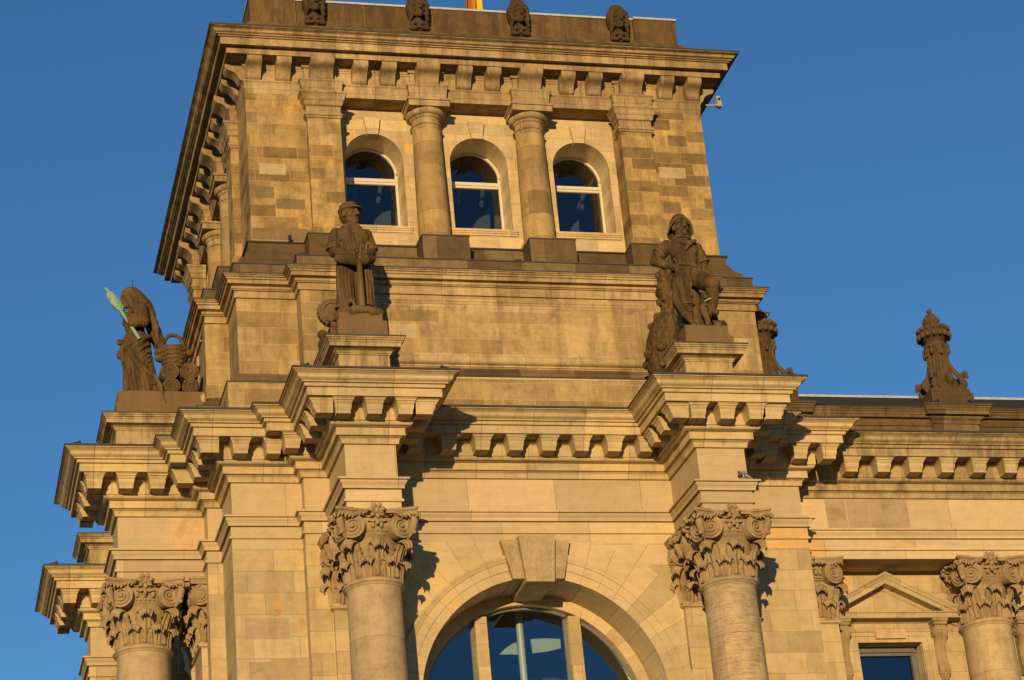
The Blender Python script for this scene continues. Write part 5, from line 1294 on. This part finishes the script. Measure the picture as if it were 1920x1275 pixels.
# ---- candelabrum urns on the wing parapet
def urn_body():
    mb = MB(); z = 27.45
    mb.box(-0.78, 0.78, -0.70, 0.78, z, z + 0.42); mb.box(-0.72, 0.72, -0.62, 0.72, z + 0.42, z + 0.58)
    # three-sided foot with scrolls rising into a concave shaft
    pf = [(0.62, z + 0.55), (0.60, z + 0.75), (0.52, z + 0.95), (0.40, z + 1.15), (0.33, z + 1.4), (0.30, z + 1.7), (0.30, z + 1.92), (0.34, z + 1.97), (0.40, z + 2.03), (0.41, z + 2.10), (0.35, z + 2.15), (0.33, z + 2.20), (0.42, z + 2.27), (0.53, z + 2.33), (0.56, z + 2.42), (0.50, z + 2.48), (0.55, z + 2.55), (0.54, z + 2.63), (0.44, z + 2.67), (0.30, z + 2.70), (0.27, z + 2.76), (0.29, z + 2.80), (0.30, z + 2.85), (0.265, z + 2.95), (0.19, z + 3.05), (0.09, z + 3.11), (0.06, z + 3.14), (0.095, z + 3.18), (0.095, z + 3.24), (0.03, z + 3.29)]
    mb.lathe(pf, 28)
    for k in range(4):
        t = math.pi / 4 + k * math.pi / 2; o = Vector((math.cos(t), math.sin(t), 0)); o2 = Vector((math.cos(t + .785), math.sin(t + .785), 0))
        mb.chain([o * 0.60 + Vector((0, 0, z + 0.55)), o * 0.78 + Vector((0, 0, z + 0.74)), o * 0.70 + Vector((0, 0, z + 0.96)), o * 0.48 + Vector((0, 0, z + 1.22)), o * 0.34 + Vector((0, 0, z + 1.6)), o * 0.36 + Vector((0, 0, z + 1.98))], [0.13, 0.13, 0.10, 0.07, 0.055, 0.065], 9)
        mb.chain([o * 0.70 + Vector((0, 0, z + 0.95)), o * 0.88 + Vector((0, 0, z + 1.05)), o * 0.93 + Vector((0, 0, z + 0.93))], [0.10, 0.09, 0.06], 8)
        mb.ell(o * 0.43 + Vector((0, 0, z + 1.86)), (0.085, 0.085, 0.11)); mb.ell(o * 0.44 + Vector((0, 0, z + 2.02)), 0.07)
        mb.chain([o2 * 0.56 + Vector((0, 0, z + 0.98)), o2 * 0.66 + Vector((0, 0, z + 0.86)), o2 * 0.58 + Vector((0, 0, z + 0.72))], [0.12, 0.14, 0.10], 8)
        for sg in (-1, 1): mb.chain([o2 * 0.34 + Vector((-o2.y, o2.x, 0)) * 0.10 * sg + Vector((0, 0, z + 1.95)), o2 * 0.36 + Vector((-o2.y, o2.x, 0)) * 0.08 * sg + Vector((0, 0, z + 1.1))], [0.035, 0.05], 7)
        mb.chain([o2 * 0.34 + Vector((0, 0, z + 2.0)), o2 * 0.40 + Vector((0, 0, z + 1.78))], [0.08, 0.05], 7)
    for k in range(12):
        t = 2 * math.pi * k / 12; o = Vector((math.cos(t), math.sin(t), 0)); mb.tube([o * 0.275 + Vector((0, 0, z + 2.80)), o * 0.28 + Vector((0, 0, z + 2.92)), o * 0.14 + Vector((0, 0, z + 3.08))], [0.03, 0.03, 0.02], 6)
    for k in range(16):
        t = 2 * math.pi * k / 16; o = Vector((math.cos(t), math.sin(t), 0))
        mb.ell(o * 0.555 + Vector((0, 0, z + 2.37)), (0.075, 0.075, 0.09), None, 8, 6); mb.ell(o * 0.545 + Vector((0, 0, z + 2.58)), (0.065, 0.065, 0.075), None, 8, 6)
    return mb
ulab = ['weathered stone candelabrum urn on the wing parapet, half hidden behind the tower', 'weathered stone candelabrum urn standing clear against the sky on the wing parapet']
for i, x in enumerate(UX[:2]):
    u = urn_body(); c = MB(); 
    o = sculpt('urn', u, M_urn, None, (x, 1.62, 0), 0, 0.028, 1)
    o.scale = (0.82, 0.82, 1.0); tag(o, ulab[i], 'urn', 'urns along the wing parapet')

# ---- security cameras
def sec_cam(loc, rz, label, s=1.0):
    r = empty('security_camera', loc, label, 'camera', 'security cameras on the facade'); r.rotation_euler = (0, 0, rz); r.scale = (s, s, s)
    T = Matrix.Translation((0, 0, 0.20)) @ Matrix.Rotation(R(-12), 4, 'Y') @ Matrix.Rotation(R(-90), 4, 'Y')   # tube axis along -x
    part('housing', MB().lathe([(0.075, -0.24), (0.095, -0.22), (0.10, 0.20), (0.105, 0.24), (0.085, 0.25), (0.075, 0.20), (0.0, 0.20)], 20).xf(T), M_white, r)
    part('lens', MB().lathe([(0.07, 0.201), (0.07, 0.215), (0.02, 0.22)], 16).xf(T), M_black, r)
    part('bracket', MB().tube([(0.02, 0, 0.12), (0.04, 0, 0.0)], 0.035, 8).prism([(0.16, 0.18), (0.24, 0.16), (0.62, -0.02), (0.58, -0.10), (0.16, 0.06)], 1, -0.05, 0.05).box(-0.10, 0.60, -0.07, 0.07, -0.12, -0.07), M_white, r)
    return r
sec_cam((12.50, -2.74, 23.76), R(25), 'small white tube camera on the ledge above the right front capital', 0.55)
c2 = empty('security_camera', (14.62, 0.62, 36.72), 'pale box camera on a short arm under the right corner of the tower cornice', 'camera', 'security cameras on the facade')
c2.scale = (0.62, 0.62, 0.72)
part('housing', MB().box(-0.09, 0.09, -0.13, 0.13, -0.24, 0.22).xf(Matrix.Rotation(R(-8), 4, 'Y')), M_white, c2)
part('lens', MB().lathe([(0.06, 0.0), (0.06, 0.03), (0.02, 0.035)], 14).xf(Matrix.Translation((0.0, -0.13, 0.08)) @ Matrix.Rotation(R(90), 4, 'X')), M_black, c2)
part('bracket', MB().tube([(-0.50, 0.35, 0.02), (-0.05, 0.02, -0.12)], 0.03, 8).box(-0.16, 0.06, -0.08, 0.10, -0.20, -0.10), M_white, c2)

# ---- small floodlights on the ledges
def flood(loc, rz, tilt, label, s=1.0):
    r = empty('floodlight', loc, label, 'floodlight', 'floodlights on the ledges'); r.rotation_euler = (0, 0, rz); r.scale = (s, s, s)
    Mx = Matrix.Translation((0, 0, 0.12)) @ Matrix.Rotation(R(tilt), 4, 'Y')
    part('lamp_head', MB().box(-0.20, 0.16, -0.09, 0.09, -0.045, 0.045).box(0.16, 0.20, -0.11, 0.11, -0.06, 0.06).xf(Mx), M_black, r)
    part('stand', MB().box(-0.10, 0.10, -0.06, 0.06, 0.0, 0.02).box(-0.02, 0.02, -0.11, -0.093, 0.0, 0.14).box(-0.02, 0.02, 0.093, 0.11, 0.0, 0.14), M_black, r)
d_ = 1.22
for loc, rz, t, lab in (
    ((-p_ - d_ + 0.1, a - d_, 26.03), 0, -18, 'black floodlight on the left end of the lower left cornice block'),
    ((-p_ - d_ + 0.1, W - b - d_, 26.03), 0, -18, 'black floodlight on the farthest cornice block at lower left'),
    ((a - d_ + 0.12, -p_ - d_, 26.03), 0, -18, 'black floodlight at the left corner of the cornice below the workman'),
    ((b + d_ - 0.12, -p_ - d_, 26.03), R(180), -18, 'black floodlight at the right corner of the cornice below the workman'),
    ((W - b - d_ + 0.12, -p_ - d_, 26.03), 0, -18, 'black floodlight at the left corner of the cornice below the seaman'),
    ((W - a + d_ - 0.12, -p_ - d_, 26.03), R(180), -18, 'black floodlight at the right corner of the cornice below the seaman'),
    ((11.15, -0.42, 27.42), 0, -15, 'black floodlight on the ledge beside the boat hull of the seaman'),
    ((-0.05, 2.35, 30.51), R(90), -40, 'black floodlight on the left side ledge of the tower base'),
    ((2.05, 0.0, 30.96), 0, -10, 'black floodlight on the ledge left of the workman'),
    ((19.95, 1.0, 27.47), 0, -18, 'black floodlight on the left of the urn pedestal'),
    ((21.1, 1.0, 27.47), R(180), -18, 'black floodlight on the right of the urn pedestal'),
    ((16.6, 1.15, 27.42), 0, 0, 'tiny black floodlight on the wing parapet near the tower')):
    flood(loc, rz, t, lab, 0.62)
flood2 = flood((8.05, 0.2, 30.95), R(90), -85, 'upright black floodlight on the ledge between the two tower columns', 0.75)
flood((1.95, 0.74, 31.85), R(90), -85, 'upright black floodlight on the ledge at the left tower pilaster', 0.45)

# ---- flag on the tower roof
fl = empty('flag', (9.62, 7.0, 39.3), 'gold red and black flag on a pole rising behind the tower parapet', 'flag')
part('pole', MB().lathe([(0.06, 0), (0.05, 9.0), (0.0, 9.05)], 14).box(-0.2, 0.2, -0.2, 0.2, 0, 0.05), M_white, fl, (-0.25, 0.5, 0))
fg = MB(); nx, nz = 24, 20; vs = []
for j in range(nz + 1):
    for i in range(nx + 1):
        u, v = i / nx, j / nz
        x = -0.55 * u ** 0.8; y = 0.28 * math.sin(u * 9 + v * 1.5) * (0.3 + u)
        vs.append((x, y, 3.0 * v - 1.0 * u * (1 - 0.2 * v)))
n1 = nx + 1; N = len(vs)
fs = [(j * n1 + i, j * n1 + i + 1, (j + 1) * n1 + i + 1, (j + 1) * n1 + i) for j in range(nz) for i in range(nx)]
fg.add(vs, fs)
fo_ = part('cloth', fg, M_flag, fl, (0.05, 0, 4.15))
fo_.modifiers.new('solid', 'SOLIDIFY').thickness = 0.01

# ---- replaced and discoloured stones the photo shows (thin facings let into the walls)
M_pale = stone('pale_repair_stone', [(0.0, (0.40, 0.31, 0.175)), (1.0, (0.43, 0.335, 0.19))], 30, 30, 0.0, stain=0.1, joint=0.0)
M_ochre = stone('ochre_stone', [(0.0, (0.44, 0.295, 0.125)), (1.0, (0.46, 0.31, 0.135))], 30, 30, 0.0, stain=0.15, joint=0.0)
M_rose = stone('rose_stone', [(0.0, (0.49, 0.345, 0.185)), (1.0, (0.52, 0.36, 0.19))], 30, 30, 0.0, stain=0.1, joint=0.0)
M_soot = stone('sooty_stone', [(0.0, (0.19, 0.135, 0.065)), (1.0, (0.22, 0.16, 0.075))], 30, 30, 0.0, stain=0.4, joint=0.0)
M_grey = stone('grey_stone', [(0.0, (0.34, 0.262, 0.155)), (1.0, (0.36, 0.275, 0.165))], 30, 30, 0.0, stain=0.15, joint=0.0)
M_tyel = stone('yellow_tower_stone', [(0.0, (0.33, 0.235, 0.095)), (1.0, (0.36, 0.26, 0.11))], 30, 30, 0.0, stain=0.3, joint=0.0)
def facing(x0, x1, z0, z1, y, mat, parent=root, off=OFF):
    part('repair_stone', MB().box(x0 + 0.008, x1 - 0.008, y - 0.003, y + 0.03, z0 + 0.008, z1 - 0.008), mat, parent, off)
facing(4.20, 5.02, 28.61, 29.02, yA, M_pale)
facing(1.24, 1.98, 33.94, 34.30, T0, M_pale); facing(12.66, 13.47, 34.33, 34.69, T0, M_pale)
facing(1.72, 2.40, 35.02, 35.38, T0, M_tyel); facing(0.955, 1.62, 33.22, 33.58, T0, M_soot); facing(0.955, 2.48, 31.95, 32.32, T0, M_soot); facing(1.65, 2.45, 32.90, 33.22, T0, M_soot)
facing(13.05, 13.62, 35.38, 35.74, T0, M_soot); facing(12.66, 13.2, 33.2, 33.58, T0, M_soot); facing(13.3, 14.14, 32.5, 32.86, T0, M_tyel)
facing(1.57, 1.735, 20.75, 21.06, -0.035, M_ochre); facing(0.92, 1.16, 21.06, 21.6, -0.035, M_ochre); facing(0.25, 1.0, 19.4, 19.94, -0.035, M_grey); facing(0.2, 1.3, 20.5, 21.04, -0.035, M_grey)
facing(-1.28, -0.42, 23.68, 24.57, 2.418, M_rose)
facing(17.80, 18.60, 23.17, 23.39, YW - 0.06, M_rose, wroot, WO)
facing(16.15, 16.75, 23.68, 24.57, YW, M_grey, wroot, WO); facing(16.75, 17.45, 23.68, 24.57, YW, M_grey, wroot, WO); facing(17.45, 18.55, 23.68, 24.57, YW, M_grey, wroot, WO)
facing(17.40, 18.28, 20.90, 21.18, YWW - 0.17, M_rose, wroot, WO)
